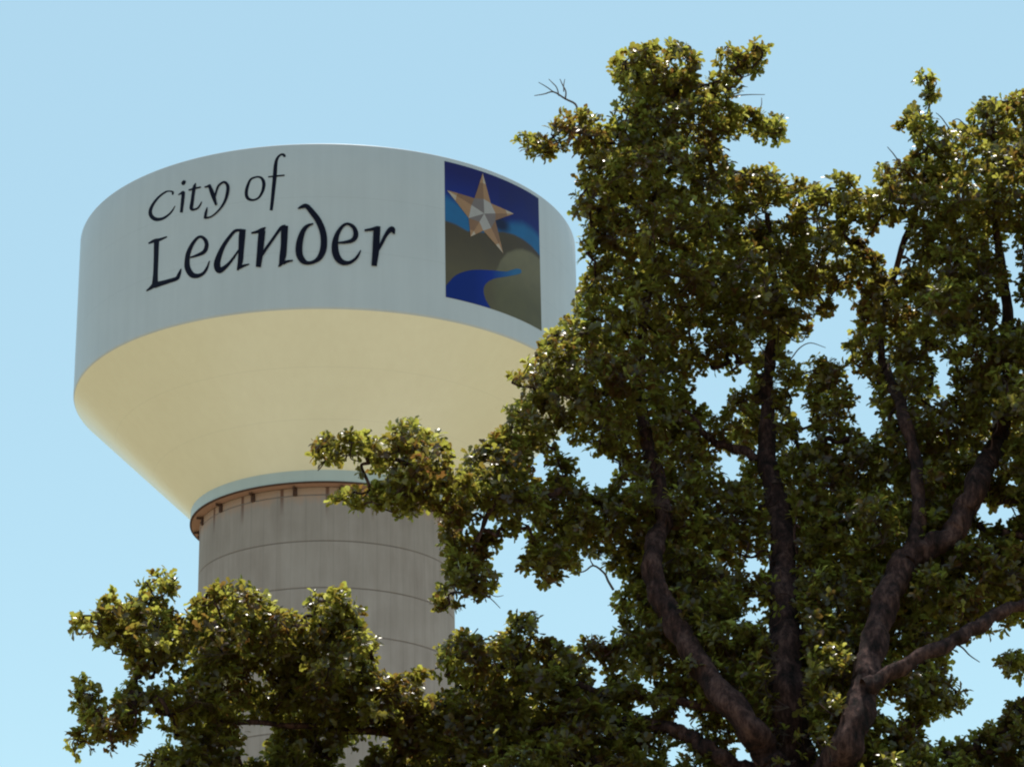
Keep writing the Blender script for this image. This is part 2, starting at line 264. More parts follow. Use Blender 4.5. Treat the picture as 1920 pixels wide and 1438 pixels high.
# ---- lettering and emblem, painted on the tank wall: (arc length, height) on the cylinder
GLYPH = json.loads('''{"of":[[[-3.518,58.041,-3.493,57.95],[-3.605,58.028,-3.58,57.931],[-3.696,58.02,-3.667,57.916],[-3.791,58.0,-3.741,57.895],[-3.879,57.951,-3.797,57.856],[-3.95,57.864,-3.842,57.785],[-4.006,57.756,-3.88,57.685],[-4.051,57.642,-3.911,57.574],[-4.087,57.538,-3.936,57.471],[-4.115,57.442,-3.955,57.382],[-4.133,57.346,-3.966,57.297],[-4.143,57.252,-3.97,57.219],[-4.142,57.163,-3.968,57.149],[-4.132,57.079,-3.96,57.087],[-4.111,56.996,-3.947,57.033],[-4.075,56.917,-3.931,56.991],[-4.021,56.846,-3.911,56.957],[-3.951,56.791,-3.878,56.922],[-3.872,56.753,-3.831,56.885],[-3.789,56.73,-3.775,56.856],[-3.708,56.722,-3.717,56.841],[-3.627,56.728,-3.654,56.841],[-3.543,56.746,-3.585,56.855],[-3.46,56.78,-3.519,56.883],[-3.384,56.833,-3.463,56.926],[-3.316,56.907,-3.414,56.992],[-3.254,56.999,-3.37,57.078],[-3.201,57.099,-3.332,57.175],[-3.158,57.2,-3.304,57.268],[-3.127,57.305,-3.286,57.361],[-3.105,57.415,-3.275,57.457],[-3.095,57.525,-3.273,57.549],[-3.1,57.631,-3.277,57.625],[-3.126,57.73,-3.288,57.691],[-3.168,57.819,-3.306,57.755],[-3.219,57.893,-3.331,57.815],[-3.276,57.955,-3.358,57.86],[-3.341,57.999,-3.386,57.889],[-3.407,58.019,-3.426,57.91],[-3.465,58.03,-3.48,57.93],[-3.518,58.042,-3.534,57.954]],[[-2.145,58.926,-2.227,58.913],[-2.141,58.945,-2.239,58.932],[-2.135,58.968,-2.251,58.949],[-2.136,59.001,-2.259,58.954],[-2.149,59.037,-2.265,58.957],[-2.17,59.065,-2.274,58.971],[-2.199,59.091,-2.283,58.99],[-2.239,59.116,-2.288,59.003],[-2.284,59.128,-2.295,59.01],[-2.328,59.128,-2.314,59.014],[-2.372,59.119,-2.342,59.012],[-2.419,59.101,-2.37,59.003],[-2.465,59.071,-2.398,58.982],[-2.509,59.031,-2.428,58.946],[-2.555,58.982,-2.458,58.898],[-2.6,58.921,-2.484,58.842],[-2.638,58.849,-2.504,58.781],[-2.667,58.769,-2.517,58.715],[-2.688,58.684,-2.524,58.639],[-2.705,58.59,-2.529,58.55],[-2.72,58.482,-2.535,58.445],[-2.732,58.354,-2.541,58.32],[-2.742,58.211,-2.545,58.179],[-2.751,58.06,-2.55,58.027],[-2.76,57.906,-2.559,57.87],[-2.771,57.748,-2.571,57.71],[-2.781,57.583,-2.586,57.545],[-2.792,57.414,-2.603,57.377],[-2.803,57.247,-2.618,57.211],[-2.814,57.076,-2.633,57.042],[-2.825,56.903,-2.649,56.869],[-2.835,56.737,-2.664,56.703],[-2.845,56.589,-2.678,56.555],[-2.854,56.465,-2.691,56.43],[-2.862,56.357,-2.704,56.322],[-2.87,56.257,-2.716,56.222],[-2.879,56.152,-2.728,56.119]],[[-2.975,57.89,-2.983,57.963],[-2.875,57.888,-2.883,57.967],[-2.774,57.888,-2.784,57.972],[-2.674,57.888,-2.684,57.977],[-2.574,57.889,-2.583,57.981],[-2.472,57.892,-2.482,57.983],[-2.371,57.897,-2.38,57.985],[-2.27,57.902,-2.278,57.987],[-2.168,57.908,-2.177,57.99]]],"leander":[[[-9.604,55.718,-9.654,55.809],[-9.486,55.71,-9.552,55.83],[-9.368,55.702,-9.449,55.854],[-9.257,55.695,-9.347,55.874],[-9.162,55.688,-9.244,55.885],[-9.09,55.68,-9.149,55.881],[-9.023,55.67,-9.068,55.867],[-8.943,55.661,-8.996,55.851],[-8.846,55.661,-8.914,55.838],[-8.735,55.671,-8.805,55.83],[-8.617,55.69,-8.678,55.823],[-8.498,55.712,-8.546,55.817],[-8.382,55.734,-8.417,55.813]],[[-9.257,55.826,-8.891,55.71],[-9.255,55.762,-8.894,55.647],[-9.253,55.704,-8.897,55.591],[-9.251,55.632,-8.9,55.522],[-9.247,55.525,-8.903,55.419],[-9.243,55.369,-8.904,55.266],[-9.237,55.178,-8.904,55.078],[-9.231,54.975,-8.904,54.876],[-9.228,54.779,-8.905,54.68],[-9.226,54.591,-8.907,54.492],[-9.226,54.4,-8.91,54.301],[-9.227,54.215,-8.912,54.116],[-9.233,54.046,-8.91,53.945],[-9.243,53.898,-8.904,53.792],[-9.258,53.767,-8.894,53.653],[-9.274,53.641,-8.883,53.519],[-9.289,53.513,-8.873,53.383]],[[-9.149,53.63,-8.875,53.301],[-9.224,53.572,-8.984,53.286],[-9.301,53.514,-9.096,53.27],[-9.375,53.459,-9.206,53.256],[-9.443,53.412,-9.308,53.244],[-9.504,53.376,-9.396,53.236],[-9.56,53.347,-9.474,53.231],[-9.616,53.321,-9.547,53.228],[-9.673,53.294,-9.622,53.224]],[[-9.065,53.24,-9.182,53.59],[-8.951,53.242,-9.059,53.571],[-8.838,53.245,-8.938,53.552],[-8.723,53.248,-8.818,53.534],[-8.603,53.251,-8.695,53.52],[-8.474,53.254,-8.563,53.51],[-8.34,53.256,-8.427,53.502],[-8.208,53.259,-8.294,53.498],[-8.086,53.264,-8.169,53.496],[-7.969,53.267,-8.047,53.493],[-7.851,53.27,-7.933,53.492],[-7.739,53.279,-7.839,53.495],[-7.639,53.304,-7.777,53.506],[-7.566,53.352,-7.75,53.52],[-7.526,53.413,-7.735,53.54],[-7.508,53.468,-7.717,53.581],[-7.494,53.522,-7.687,53.633],[-7.476,53.588,-7.647,53.686],[-7.462,53.665,-7.604,53.743],[-7.45,53.744,-7.559,53.804],[-7.437,53.821,-7.516,53.864]],[[-6.954,54.277,-6.983,54.361],[-6.852,54.275,-6.887,54.377],[-6.751,54.273,-6.792,54.392],[-6.648,54.274,-6.699,54.409],[-6.546,54.28,-6.607,54.43],[-6.44,54.289,-6.509,54.455],[-6.328,54.302,-6.411,54.482],[-6.217,54.326,-6.328,54.513],[-6.118,54.372,-6.272,54.549],[-6.046,54.444,-6.236,54.593],[-5.998,54.531,-6.208,54.65],[-5.97,54.622,-6.188,54.715],[-5.956,54.713,-6.177,54.778],[-5.956,54.806,-6.176,54.839],[-5.973,54.902,-6.184,54.902],[-6.004,54.996,-6.201,54.964],[-6.049,55.085,-6.223,55.019],[-6.111,55.168,-6.255,55.074],[-6.188,55.243,-6.299,55.134],[-6.27,55.305,-6.348,55.185],[-6.353,55.351,-6.391,55.216],[-6.435,55.374,-6.424,55.228],[-6.512,55.375,-6.46,55.229],[-6.585,55.358,-6.502,55.218],[-6.657,55.326,-6.55,55.191],[-6.733,55.276,-6.606,55.145],[-6.811,55.212,-6.667,55.079],[-6.888,55.136,-6.726,55.001],[-6.96,55.054,-6.781,54.918],[-7.028,54.966,-6.832,54.828],[-7.094,54.868,-6.879,54.73],[-7.154,54.763,-6.92,54.628],[-7.203,54.655,-6.951,54.529],[-7.238,54.543,-6.971,54.431],[-7.262,54.427,-6.982,54.329],[-7.276,54.314,-6.987,54.226],[-7.285,54.207,-6.986,54.126],[-7.291,54.106,-6.981,54.033],[-7.293,54.004,-6.971,53.949],[-7.282,53.895,-6.954,53.874],[-7.253,53.78,-6.93,53.804],[-7.203,53.66,-6.895,53.723],[-7.138,53.539,-6.848,53.636],[-7.058,53.423,-6.8,53.56],[-6.961,53.318,-6.761,53.509],[-6.848,53.239,-6.727,53.475],[-6.734,53.192,-6.68,53.442],[-6.629,53.168,-6.621,53.413],[-6.532,53.158,-6.557,53.39],[-6.437,53.161,-6.493,53.377],[-6.346,53.178,-6.423,53.374],[-6.262,53.207,-6.354,53.38],[-6.186,53.246,-6.292,53.398],[-6.121,53.294,-6.239,53.426],[-6.064,53.35,-6.193,53.467],[-6.015,53.415,-6.148,53.519],[-5.972,53.493,-6.102,53.581],[-5.936,53.588,-6.055,53.656],[-5.908,53.695,-6.008,53.747],[-5.883,53.805,-5.961,53.845],[-5.858,53.912,-5.914,53.941]],[[-4.241,55.315,-4.242,55.192],[-4.313,55.331,-4.316,55.2],[-4.388,55.351,-4.389,55.211],[-4.469,55.366,-4.451,55.216],[-4.55,55.364,-4.501,55.208],[-4.62,55.345,-4.54,55.193],[-4.678,55.314,-4.572,55.173],[-4.735,55.267,-4.612,55.135],[-4.803,55.201,-4.671,55.07],[-4.894,55.103,-4.754,54.971],[-5.002,54.981,-4.853,54.847],[-5.112,54.847,-4.951,54.712],[-5.211,54.716,-5.034,54.581],[-5.295,54.59,-5.097,54.455],[-5.371,54.462,-5.151,54.326],[-5.439,54.336,-5.195,54.196],[-5.498,54.215,-5.233,54.072],[-5.552,54.096,-5.266,53.951],[-5.601,53.976,-5.291,53.837],[-5.638,53.854,-5.306,53.735],[-5.657,53.729,-5.309,53.653],[-5.65,53.599,-5.303,53.581],[-5.62,53.473,-5.288,53.512],[-5.57,53.357,-5.273,53.463],[-5.482,53.244,-5.283,53.464],[-5.339,53.177,-5.336,53.486],[-5.231,53.191,-5.339,53.479],[-5.158,53.228,-5.295,53.482],[-5.095,53.271,-5.235,53.496],[-5.028,53.321,-5.168,53.519],[-4.959,53.383,-5.095,53.555],[-4.889,53.453,-5.017,53.602],[-4.821,53.527,-4.941,53.657],[-4.752,53.607,-4.867,53.721],[-4.683,53.693,-4.793,53.796],[-4.616,53.782,-4.721,53.876],[-4.553,53.87,-4.652,53.956],[-4.497,53.957,-4.589,54.033],[-4.445,54.044,-4.53,54.111],[-4.396,54.131,-4.472,54.191],[-4.346,54.218,-4.413,54.271]],[[-4.336,55.352,-4.038,55.272],[-4.35,55.272,-4.042,55.187],[-4.365,55.196,-4.045,55.109],[-4.378,55.105,-4.05,55.024],[-4.388,54.988,-4.056,54.915],[-4.392,54.834,-4.067,54.768],[-4.392,54.656,-4.08,54.595],[-4.391,54.469,-4.094,54.411],[-4.392,54.291,-4.108,54.235],[-4.396,54.12,-4.116,54.066],[-4.401,53.95,-4.122,53.894],[-4.408,53.792,-4.133,53.727],[-4.414,53.655,-4.157,53.575],[-4.422,53.54,-4.199,53.448],[-4.431,53.436,-4.254,53.348],[-4.443,53.33,-4.311,53.263],[-4.455,53.22,-4.365,53.175]],[[-4.304,53.226,-4.381,53.425],[-4.247,53.251,-4.317,53.434],[-4.19,53.275,-4.254,53.443],[-4.134,53.3,-4.189,53.452],[-4.076,53.323,-4.121,53.459],[-4.015,53.346,-4.051,53.463],[-3.951,53.368,-3.979,53.466],[-3.886,53.39,-3.907,53.467],[-3.82,53.413,-3.837,53.469]],[[-3.749,55.0,-3.768,55.09],[-3.675,54.999,-3.697,55.106],[-3.6,54.998,-3.625,55.12],[-3.524,54.998,-3.556,55.136],[-3.452,55.001,-3.493,55.155],[-3.382,55.002,-3.434,55.179],[-3.312,55.003,-3.379,55.206],[-3.244,55.012,-3.331,55.232],[-3.18,55.038,-3.286,55.25],[-3.129,55.083,-3.241,55.26],[-3.094,55.14,-3.188,55.268],[-3.069,55.197,-3.131,55.28],[-3.042,55.251,-3.073,55.293]],[[-3.395,55.16,-3.058,55.09],[-3.406,55.007,-3.071,54.936],[-3.417,54.853,-3.083,54.783],[-3.428,54.699,-3.096,54.63],[-3.438,54.544,-3.109,54.478],[-3.447,54.39,-3.121,54.327],[-3.453,54.238,-3.133,54.177],[-3.46,54.086,-3.145,54.023],[-3.467,53.93,-3.161,53.866],[-3.476,53.769,-3.181,53.703],[-3.485,53.602,-3.204,53.537],[-3.494,53.433,-3.228,53.371],[-3.504,53.265,-3.252,53.206]],[[-3.211,53.71,-3.31,53.784],[-3.145,53.811,-3.252,53.89],[-3.08,53.911,-3.194,53.996],[-3.016,54.011,-3.135,54.102],[-2.951,54.109,-3.073,54.207],[-2.885,54.208,-3.005,54.308],[-2.817,54.308,-2.934,54.408],[-2.749,54.407,-2.863,54.504],[-2.684,54.505,-2.797,54.599],[-2.621,54.601,-2.733,54.692],[-2.56,54.695,-2.672,54.786],[-2.501,54.785,-2.612,54.876],[-2.443,54.867,-2.555,54.962],[-2.385,54.946,-2.501,55.044],[-2.329,55.019,-2.449,55.126],[-2.277,55.078,-2.395,55.202],[-2.234,55.115,-2.335,55.266],[-2.201,55.128,-2.265,55.306],[-2.169,55.13,-2.197,55.322],[-2.122,55.128,-2.145,55.326],[-2.068,55.13,-2.099,55.334]],[[-2.266,55.308,-1.966,55.256],[-2.278,55.217,-1.969,55.163],[-2.29,55.13,-1.972,55.075],[-2.301,55.031,-1.975,54.982],[-2.31,54.91,-1.979,54.87],[-2.312,54.759,-1.984,54.726],[-2.311,54.588,-1.99,54.557],[-2.309,54.415,-1.997,54.381],[-2.312,54.257,-2.005,54.217],[-2.322,54.114,-2.012,54.066],[-2.336,53.978,-2.019,53.922],[-2.35,53.851,-2.03,53.786],[-2.36,53.734,-2.049,53.659],[-2.366,53.622,-2.078,53.542],[-2.37,53.517,-2.115,53.434],[-2.372,53.424,-2.157,53.338],[-2.376,53.351,-2.203,53.258],[-2.379,53.305,-2.255,53.2],[-2.386,53.269,-2.31,53.172],[-2.404,53.23,-2.355,53.163],[-2.427,53.188,-2.396,53.149]],[[-2.155,53.245,-2.224,53.438],[-2.105,53.272,-2.168,53.447],[-2.057,53.3,-2.112,53.457],[-2.009,53.326,-2.053,53.467],[-1.959,53.348,-1.989,53.475],[-1.902,53.365,-1.923,53.48],[-1.839,53.379,-1.855,53.482],[-1.774,53.391,-1.788,53.483],[-1.709,53.405,-1.721,53.485]],[[-1.503,56.109,-1.527,56.161],[-1.445,56.12,-1.482,56.201],[-1.388,56.131,-1.438,56.243],[-1.334,56.139,-1.389,56.284],[-1.281,56.144,-1.338,56.316],[-1.226,56.153,-1.29,56.345],[-1.183,56.161,-1.23,56.375],[-1.164,56.157,-1.141,56.388],[-1.149,56.144,-1.038,56.354],[-1.108,56.096,-0.945,56.28],[-1.047,56.012,-0.86,56.185],[-0.98,55.909,-0.779,56.083],[-0.911,55.805,-0.704,55.986],[-0.844,55.707,-0.631,55.893],[-0.779,55.611,-0.557,55.794],[-0.719,55.514,-0.483,55.686],[-0.664,55.412,-0.414,55.568],[-0.612,55.299,-0.35,55.441],[-0.561,55.176,-0.29,55.306],[-0.517,55.052,-0.236,55.166],[-0.481,54.932,-0.191,55.027],[-0.455,54.815,-0.157,54.889],[-0.435,54.698,-0.131,54.751],[-0.422,54.581,-0.114,54.614],[-0.415,54.464,-0.105,54.477],[-0.414,54.344,-0.102,54.338],[-0.419,54.223,-0.106,54.196],[-0.43,54.108,-0.119,54.056],[-0.446,54.003,-0.144,53.922],[-0.466,53.905,-0.182,53.797],[-0.492,53.81,-0.231,53.68],[-0.522,53.723,-0.29,53.574],[-0.556,53.649,-0.356,53.48],[-0.594,53.586,-0.434,53.403],[-0.64,53.528,-0.517,53.344],[-0.694,53.477,-0.601,53.3],[-0.753,53.435,-0.682,53.265],[-0.816,53.404,-0.765,53.235],[-0.883,53.384,-0.85,53.214],[-0.949,53.376,-0.936,53.201],[-1.007,53.383,-1.019,53.198],[-1.053,53.405,-1.101,53.204],[-1.091,53.439,-1.184,53.221],[-1.121,53.479,-1.266,53.255],[-1.147,53.521,-1.344,53.31],[-1.176,53.571,-1.412,53.386],[-1.207,53.633,-1.471,53.477],[-1.234,53.701,-1.521,53.578],[-1.254,53.77,-1.56,53.687],[-1.266,53.841,-1.586,53.802],[-1.272,53.924,-1.599,53.918],[-1.273,54.015,-1.602,54.032],[-1.272,54.11,-1.598,54.145],[-1.268,54.208,-1.588,54.26],[-1.261,54.308,-1.57,54.376],[-1.249,54.411,-1.545,54.493],[-1.233,54.515,-1.514,54.607],[-1.213,54.623,-1.477,54.723],[-1.188,54.736,-1.432,54.842],[-1.161,54.842,-1.382,54.955],[-1.132,54.929,-1.327,55.055],[-1.101,54.998,-1.27,55.136],[-1.069,55.055,-1.209,55.202],[-1.032,55.104,-1.145,55.255],[-0.991,55.15,-1.075,55.297],[-0.943,55.19,-0.998,55.327],[-0.885,55.224,-0.92,55.343],[-0.818,55.257,-0.845,55.352],[-0.752,55.293,-0.773,55.363]],[[0.347,54.289,0.342,54.378],[0.443,54.29,0.438,54.393],[0.541,54.291,0.534,54.408],[0.638,54.294,0.627,54.425],[0.734,54.302,0.715,54.447],[0.827,54.314,0.801,54.473],[0.922,54.33,0.885,54.503],[1.013,54.352,0.958,54.536],[1.097,54.383,1.013,54.57],[1.17,54.425,1.049,54.605],[1.234,54.477,1.073,54.639],[1.286,54.539,1.089,54.674],[1.325,54.609,1.102,54.71],[1.352,54.688,1.113,54.748],[1.365,54.773,1.122,54.79],[1.365,54.859,1.127,54.837],[1.353,54.944,1.125,54.887],[1.328,55.029,1.117,54.948],[1.292,55.115,1.102,55.016],[1.244,55.199,1.08,55.079],[1.183,55.271,1.053,55.13],[1.109,55.327,1.013,55.177],[1.026,55.37,0.957,55.223],[0.94,55.399,0.899,55.257],[0.857,55.411,0.847,55.272],[0.779,55.401,0.804,55.267],[0.706,55.374,0.762,55.246],[0.636,55.33,0.718,55.21],[0.569,55.272,0.672,55.158],[0.499,55.197,0.622,55.087],[0.427,55.104,0.57,54.998],[0.359,55.0,0.523,54.899],[0.297,54.89,0.485,54.797],[0.243,54.773,0.456,54.691],[0.195,54.647,0.434,54.577],[0.155,54.517,0.42,54.461],[0.126,54.386,0.412,54.35],[0.108,54.253,0.411,54.242],[0.1,54.119,0.416,54.132],[0.103,53.987,0.427,54.026],[0.115,53.864,0.442,53.931],[0.137,53.747,0.46,53.845],[0.169,53.637,0.481,53.766],[0.213,53.533,0.504,53.697],[0.268,53.439,0.531,53.638],[0.334,53.357,0.561,53.584],[0.411,53.289,0.597,53.534],[0.495,53.236,0.637,53.491],[0.585,53.199,0.677,53.457],[0.679,53.184,0.724,53.433],[0.773,53.187,0.782,53.415],[0.863,53.204,0.845,53.407],[0.949,53.233,0.907,53.411],[1.03,53.274,0.966,53.43],[1.106,53.326,1.029,53.465],[1.176,53.383,1.09,53.509],[1.237,53.441,1.146,53.554],[1.289,53.5,1.192,53.599],[1.334,53.562,1.231,53.646],[1.372,53.625,1.268,53.699],[1.407,53.692,1.306,53.755],[1.437,53.765,1.344,53.814],[1.461,53.842,1.382,53.879],[1.483,53.918,1.42,53.946],[1.505,53.992,1.458,54.014]],[[1.667,54.989,1.651,55.101],[1.75,55.004,1.733,55.125],[1.834,55.019,1.815,55.149],[1.917,55.035,1.897,55.174],[1.999,55.05,1.976,55.201],[2.083,55.061,2.055,55.234],[2.168,55.069,2.134,55.27],[2.25,55.083,2.206,55.302],[2.321,55.108,2.261,55.322],[2.373,55.148,2.298,55.325],[2.403,55.197,2.329,55.319],[2.415,55.242,2.368,55.316],[2.432,55.28,2.407,55.321]],[[2.095,55.207,2.42,55.217],[2.085,55.052,2.412,55.062],[2.076,54.898,2.405,54.907],[2.066,54.742,2.398,54.752],[2.058,54.583,2.39,54.594],[2.051,54.421,2.382,54.434],[2.046,54.258,2.374,54.27],[2.04,54.095,2.364,54.102],[2.033,53.932,2.349,53.93],[2.024,53.764,2.327,53.756],[2.013,53.592,2.3,53.58],[2.002,53.417,2.272,53.405],[1.991,53.242,2.244,53.231]],[[2.336,53.993,2.248,54.032],[2.394,54.105,2.292,54.151],[2.454,54.219,2.336,54.271],[2.512,54.331,2.38,54.388],[2.566,54.438,2.423,54.499],[2.613,54.54,2.464,54.602],[2.656,54.638,2.505,54.701],[2.696,54.729,2.546,54.797],[2.74,54.811,2.588,54.89],[2.789,54.889,2.632,54.982],[2.84,54.963,2.678,55.071],[2.889,55.024,2.724,55.154],[2.931,55.066,2.773,55.225],[2.967,55.089,2.822,55.287],[2.988,55.092,2.882,55.345],[2.97,55.081,2.975,55.384],[2.922,55.099,3.091,55.353],[2.928,55.116,3.141,55.263],[2.97,55.085,3.146,55.172],[3.022,55.03,3.137,55.085],[3.073,54.978,3.131,55.007]]],"city_of":[[[-8.096,57.914,-8.201,57.967],[-8.081,57.946,-8.194,58.006],[-8.061,57.98,-8.186,58.043],[-8.048,58.029,-8.185,58.063],[-8.072,58.099,-8.182,58.058],[-8.134,58.152,-8.191,58.069],[-8.202,58.185,-8.229,58.099],[-8.272,58.209,-8.283,58.13],[-8.34,58.228,-8.34,58.154],[-8.403,58.246,-8.394,58.167],[-8.471,58.262,-8.448,58.173],[-8.549,58.271,-8.505,58.171],[-8.637,58.266,-8.575,58.158],[-8.739,58.246,-8.665,58.135],[-8.855,58.215,-8.771,58.102],[-8.975,58.175,-8.879,58.059],[-9.09,58.126,-8.98,58.008],[-9.202,58.066,-9.076,57.944],[-9.313,57.996,-9.171,57.869],[-9.417,57.921,-9.258,57.788],[-9.505,57.845,-9.327,57.71],[-9.577,57.768,-9.379,57.634],[-9.635,57.688,-9.417,57.558],[-9.677,57.604,-9.44,57.485],[-9.701,57.516,-9.448,57.417],[-9.705,57.424,-9.441,57.356],[-9.688,57.328,-9.423,57.299],[-9.648,57.231,-9.396,57.246],[-9.587,57.135,-9.362,57.198],[-9.506,57.043,-9.319,57.148],[-9.407,56.957,-9.263,57.096],[-9.294,56.88,-9.199,57.047],[-9.171,56.819,-9.133,57.007],[-9.044,56.78,-9.052,56.973],[-8.916,56.757,-8.952,56.942],[-8.792,56.749,-8.845,56.92],[-8.677,56.752,-8.746,56.909],[-8.57,56.77,-8.653,56.913],[-8.47,56.8,-8.559,56.93],[-8.38,56.837,-8.469,56.955],[-8.3,56.876,-8.388,56.984],[-8.231,56.915,-8.321,57.015],[-8.171,56.958,-8.264,57.05],[-8.119,57.004,-8.212,57.089],[-8.072,57.053,-8.161,57.13],[-8.031,57.107,-8.114,57.172],[-7.997,57.164,-8.07,57.218],[-7.968,57.222,-8.028,57.265],[-7.936,57.278,-7.984,57.313]],[[-7.772,57.816,-7.802,57.873],[-7.739,57.816,-7.774,57.884],[-7.707,57.816,-7.747,57.895],[-7.673,57.815,-7.718,57.906],[-7.636,57.814,-7.689,57.919],[-7.589,57.811,-7.654,57.936],[-7.538,57.807,-7.614,57.958],[-7.494,57.803,-7.575,57.977],[-7.473,57.797,-7.535,57.99],[-7.519,57.808,-7.458,57.973],[-7.588,57.89,-7.382,57.876],[-7.589,57.894,-7.382,57.854],[-7.583,57.873,-7.383,57.859]],[[-7.578,57.965,-7.373,57.897],[-7.586,57.854,-7.38,57.785],[-7.595,57.746,-7.387,57.677],[-7.603,57.632,-7.396,57.562],[-7.612,57.505,-7.407,57.435],[-7.622,57.359,-7.422,57.29],[-7.633,57.198,-7.441,57.131],[-7.644,57.032,-7.461,56.968],[-7.655,56.869,-7.48,56.808]],[[-7.491,58.556,-7.361,58.49],[-7.506,58.546,-7.355,58.471],[-7.521,58.539,-7.348,58.45],[-7.535,58.535,-7.346,58.423],[-7.547,58.53,-7.351,58.393],[-7.562,58.518,-7.364,58.364],[-7.582,58.499,-7.38,58.337],[-7.601,58.477,-7.398,58.314],[-7.614,58.453,-7.416,58.298],[-7.618,58.43,-7.435,58.29],[-7.615,58.406,-7.457,58.287],[-7.609,58.383,-7.48,58.287],[-7.603,58.36,-7.503,58.284]],[[-6.796,58.236,-6.749,58.208],[-6.833,58.201,-6.751,58.152],[-6.871,58.168,-6.751,58.098],[-6.909,58.126,-6.752,58.044],[-6.939,58.067,-6.755,57.984],[-6.96,57.991,-6.764,57.912],[-6.972,57.904,-6.777,57.831],[-6.982,57.811,-6.792,57.741],[-6.992,57.714,-6.805,57.646],[-7.006,57.608,-6.817,57.541],[-7.02,57.493,-6.828,57.426],[-7.034,57.381,-6.839,57.313],[-7.046,57.281,-6.849,57.21],[-7.061,57.194,-6.86,57.117],[-7.077,57.113,-6.871,57.034],[-7.089,57.036,-6.879,56.966],[-7.09,56.965,-6.882,56.921],[-7.072,56.897,-6.884,56.91],[-7.029,56.834,-6.897,56.922],[-6.981,56.801,-6.905,56.923],[-6.946,56.785,-6.895,56.911],[-6.906,56.771,-6.885,56.9],[-6.864,56.764,-6.87,56.891],[-6.825,56.762,-6.846,56.883],[-6.787,56.764,-6.814,56.878],[-6.747,56.766,-6.777,56.875],[-6.7,56.768,-6.739,56.875],[-6.651,56.777,-6.702,56.88],[-6.604,56.794,-6.669,56.89],[-6.561,56.821,-6.637,56.908],[-6.523,56.854,-6.604,56.935],[-6.489,56.892,-6.572,56.967],[-6.458,56.934,-6.541,57.001],[-6.433,56.98,-6.512,57.036],[-6.412,57.03,-6.485,57.077],[-6.394,57.08,-6.457,57.12],[-6.376,57.129,-6.429,57.163]],[[-7.158,57.893,-7.185,57.979],[-7.059,57.892,-7.088,57.984],[-6.96,57.891,-6.99,57.99],[-6.863,57.891,-6.894,57.995],[-6.773,57.892,-6.802,57.997],[-6.69,57.893,-6.716,57.994],[-6.612,57.896,-6.635,57.989],[-6.535,57.898,-6.556,57.983],[-6.458,57.901,-6.476,57.977]],[[-6.262,57.855,-6.279,57.921],[-6.226,57.851,-6.246,57.926],[-6.19,57.848,-6.212,57.931],[-6.155,57.844,-6.178,57.936],[-6.121,57.838,-6.145,57.942],[-6.087,57.83,-6.112,57.949],[-6.055,57.821,-6.081,57.956],[-6.021,57.811,-6.051,57.963],[-5.988,57.801,-6.021,57.971]],[[-6.095,57.966,-5.946,57.991],[-6.05,57.82,-5.88,57.849],[-6.007,57.674,-5.813,57.708],[-5.961,57.529,-5.749,57.565],[-5.91,57.384,-5.692,57.417],[-5.852,57.237,-5.647,57.265],[-5.787,57.087,-5.609,57.11],[-5.719,56.937,-5.575,56.956],[-5.654,56.786,-5.54,56.802]],[[-5.635,57.222,-5.734,57.267],[-5.599,57.356,-5.701,57.401],[-5.565,57.494,-5.669,57.541],[-5.53,57.62,-5.634,57.674],[-5.491,57.717,-5.591,57.785],[-5.446,57.782,-5.535,57.865],[-5.396,57.827,-5.472,57.922],[-5.344,57.859,-5.409,57.959],[-5.295,57.88,-5.351,57.986],[-5.254,57.891,-5.296,58.006],[-5.222,57.89,-5.238,58.013],[-5.198,57.881,-5.175,58.003],[-5.179,57.865,-5.114,57.974],[-5.155,57.837,-5.058,57.927],[-5.129,57.796,-5.004,57.866],[-5.107,57.748,-4.959,57.791],[-5.094,57.696,-4.927,57.705],[-5.087,57.634,-4.912,57.613],[-5.086,57.556,-4.91,57.517],[-5.092,57.47,-4.919,57.417],[-5.104,57.378,-4.935,57.316],[-5.12,57.279,-4.958,57.213],[-5.141,57.174,-4.99,57.104],[-5.169,57.068,-5.032,56.993],[-5.207,56.965,-5.083,56.886],[-5.257,56.863,-5.145,56.781],[-5.316,56.76,-5.216,56.679],[-5.385,56.662,-5.296,56.582],[-5.46,56.572,-5.382,56.492],[-5.547,56.487,-5.478,56.409],[-5.643,56.407,-5.583,56.331],[-5.743,56.34,-5.69,56.264],[-5.838,56.292,-5.794,56.213],[-5.924,56.269,-5.892,56.185],[-6.01,56.267,-5.987,56.176],[-6.099,56.272,-6.077,56.175],[-6.191,56.274,-6.165,56.171]],[[-6.116,56.17,-6.257,56.217],[-6.106,56.246,-6.25,56.293],[-6.096,56.321,-6.243,56.37],[-6.087,56.395,-6.234,56.447],[-6.079,56.468,-6.219,56.522],[-6.072,56.539,-6.197,56.592],[-6.067,56.611,-6.169,56.657],[-6.061,56.684,-6.139,56.719],[-6.056,56.757,-6.111,56.782]]]}''')
def onwall(s, z, off):
    a = s/R; rr = R+off
    return (rr*math.sin(a), -rr*math.cos(a), z)
def lettering(name, strokes):
    v, f = [], []
    for i, st in enumerate(strokes):
        off = 0.006+0.003*i; n = len(v)
        for (sa, za, sb, zb) in st: v.append(onwall(sa, za, off)); v.append(onwall(sb, zb, off))
        for k in range(len(st)-1): f.append((n+2*k, n+2*k+1, n+2*k+3, n+2*k+2))
    o = link(name, py_mesh(name, v, f), M['ink']); o.parent = wall
    return o
o = lettering('lettering', GLYPH['city_of']); o['label'] = 'small navy calligraphic word City'
o = lettering('lettering', GLYPH['of']); o['label'] = 'small navy calligraphic word of'
o = lettering('lettering', GLYPH['leander']); o['label'] = 'large navy calligraphic word Leander'

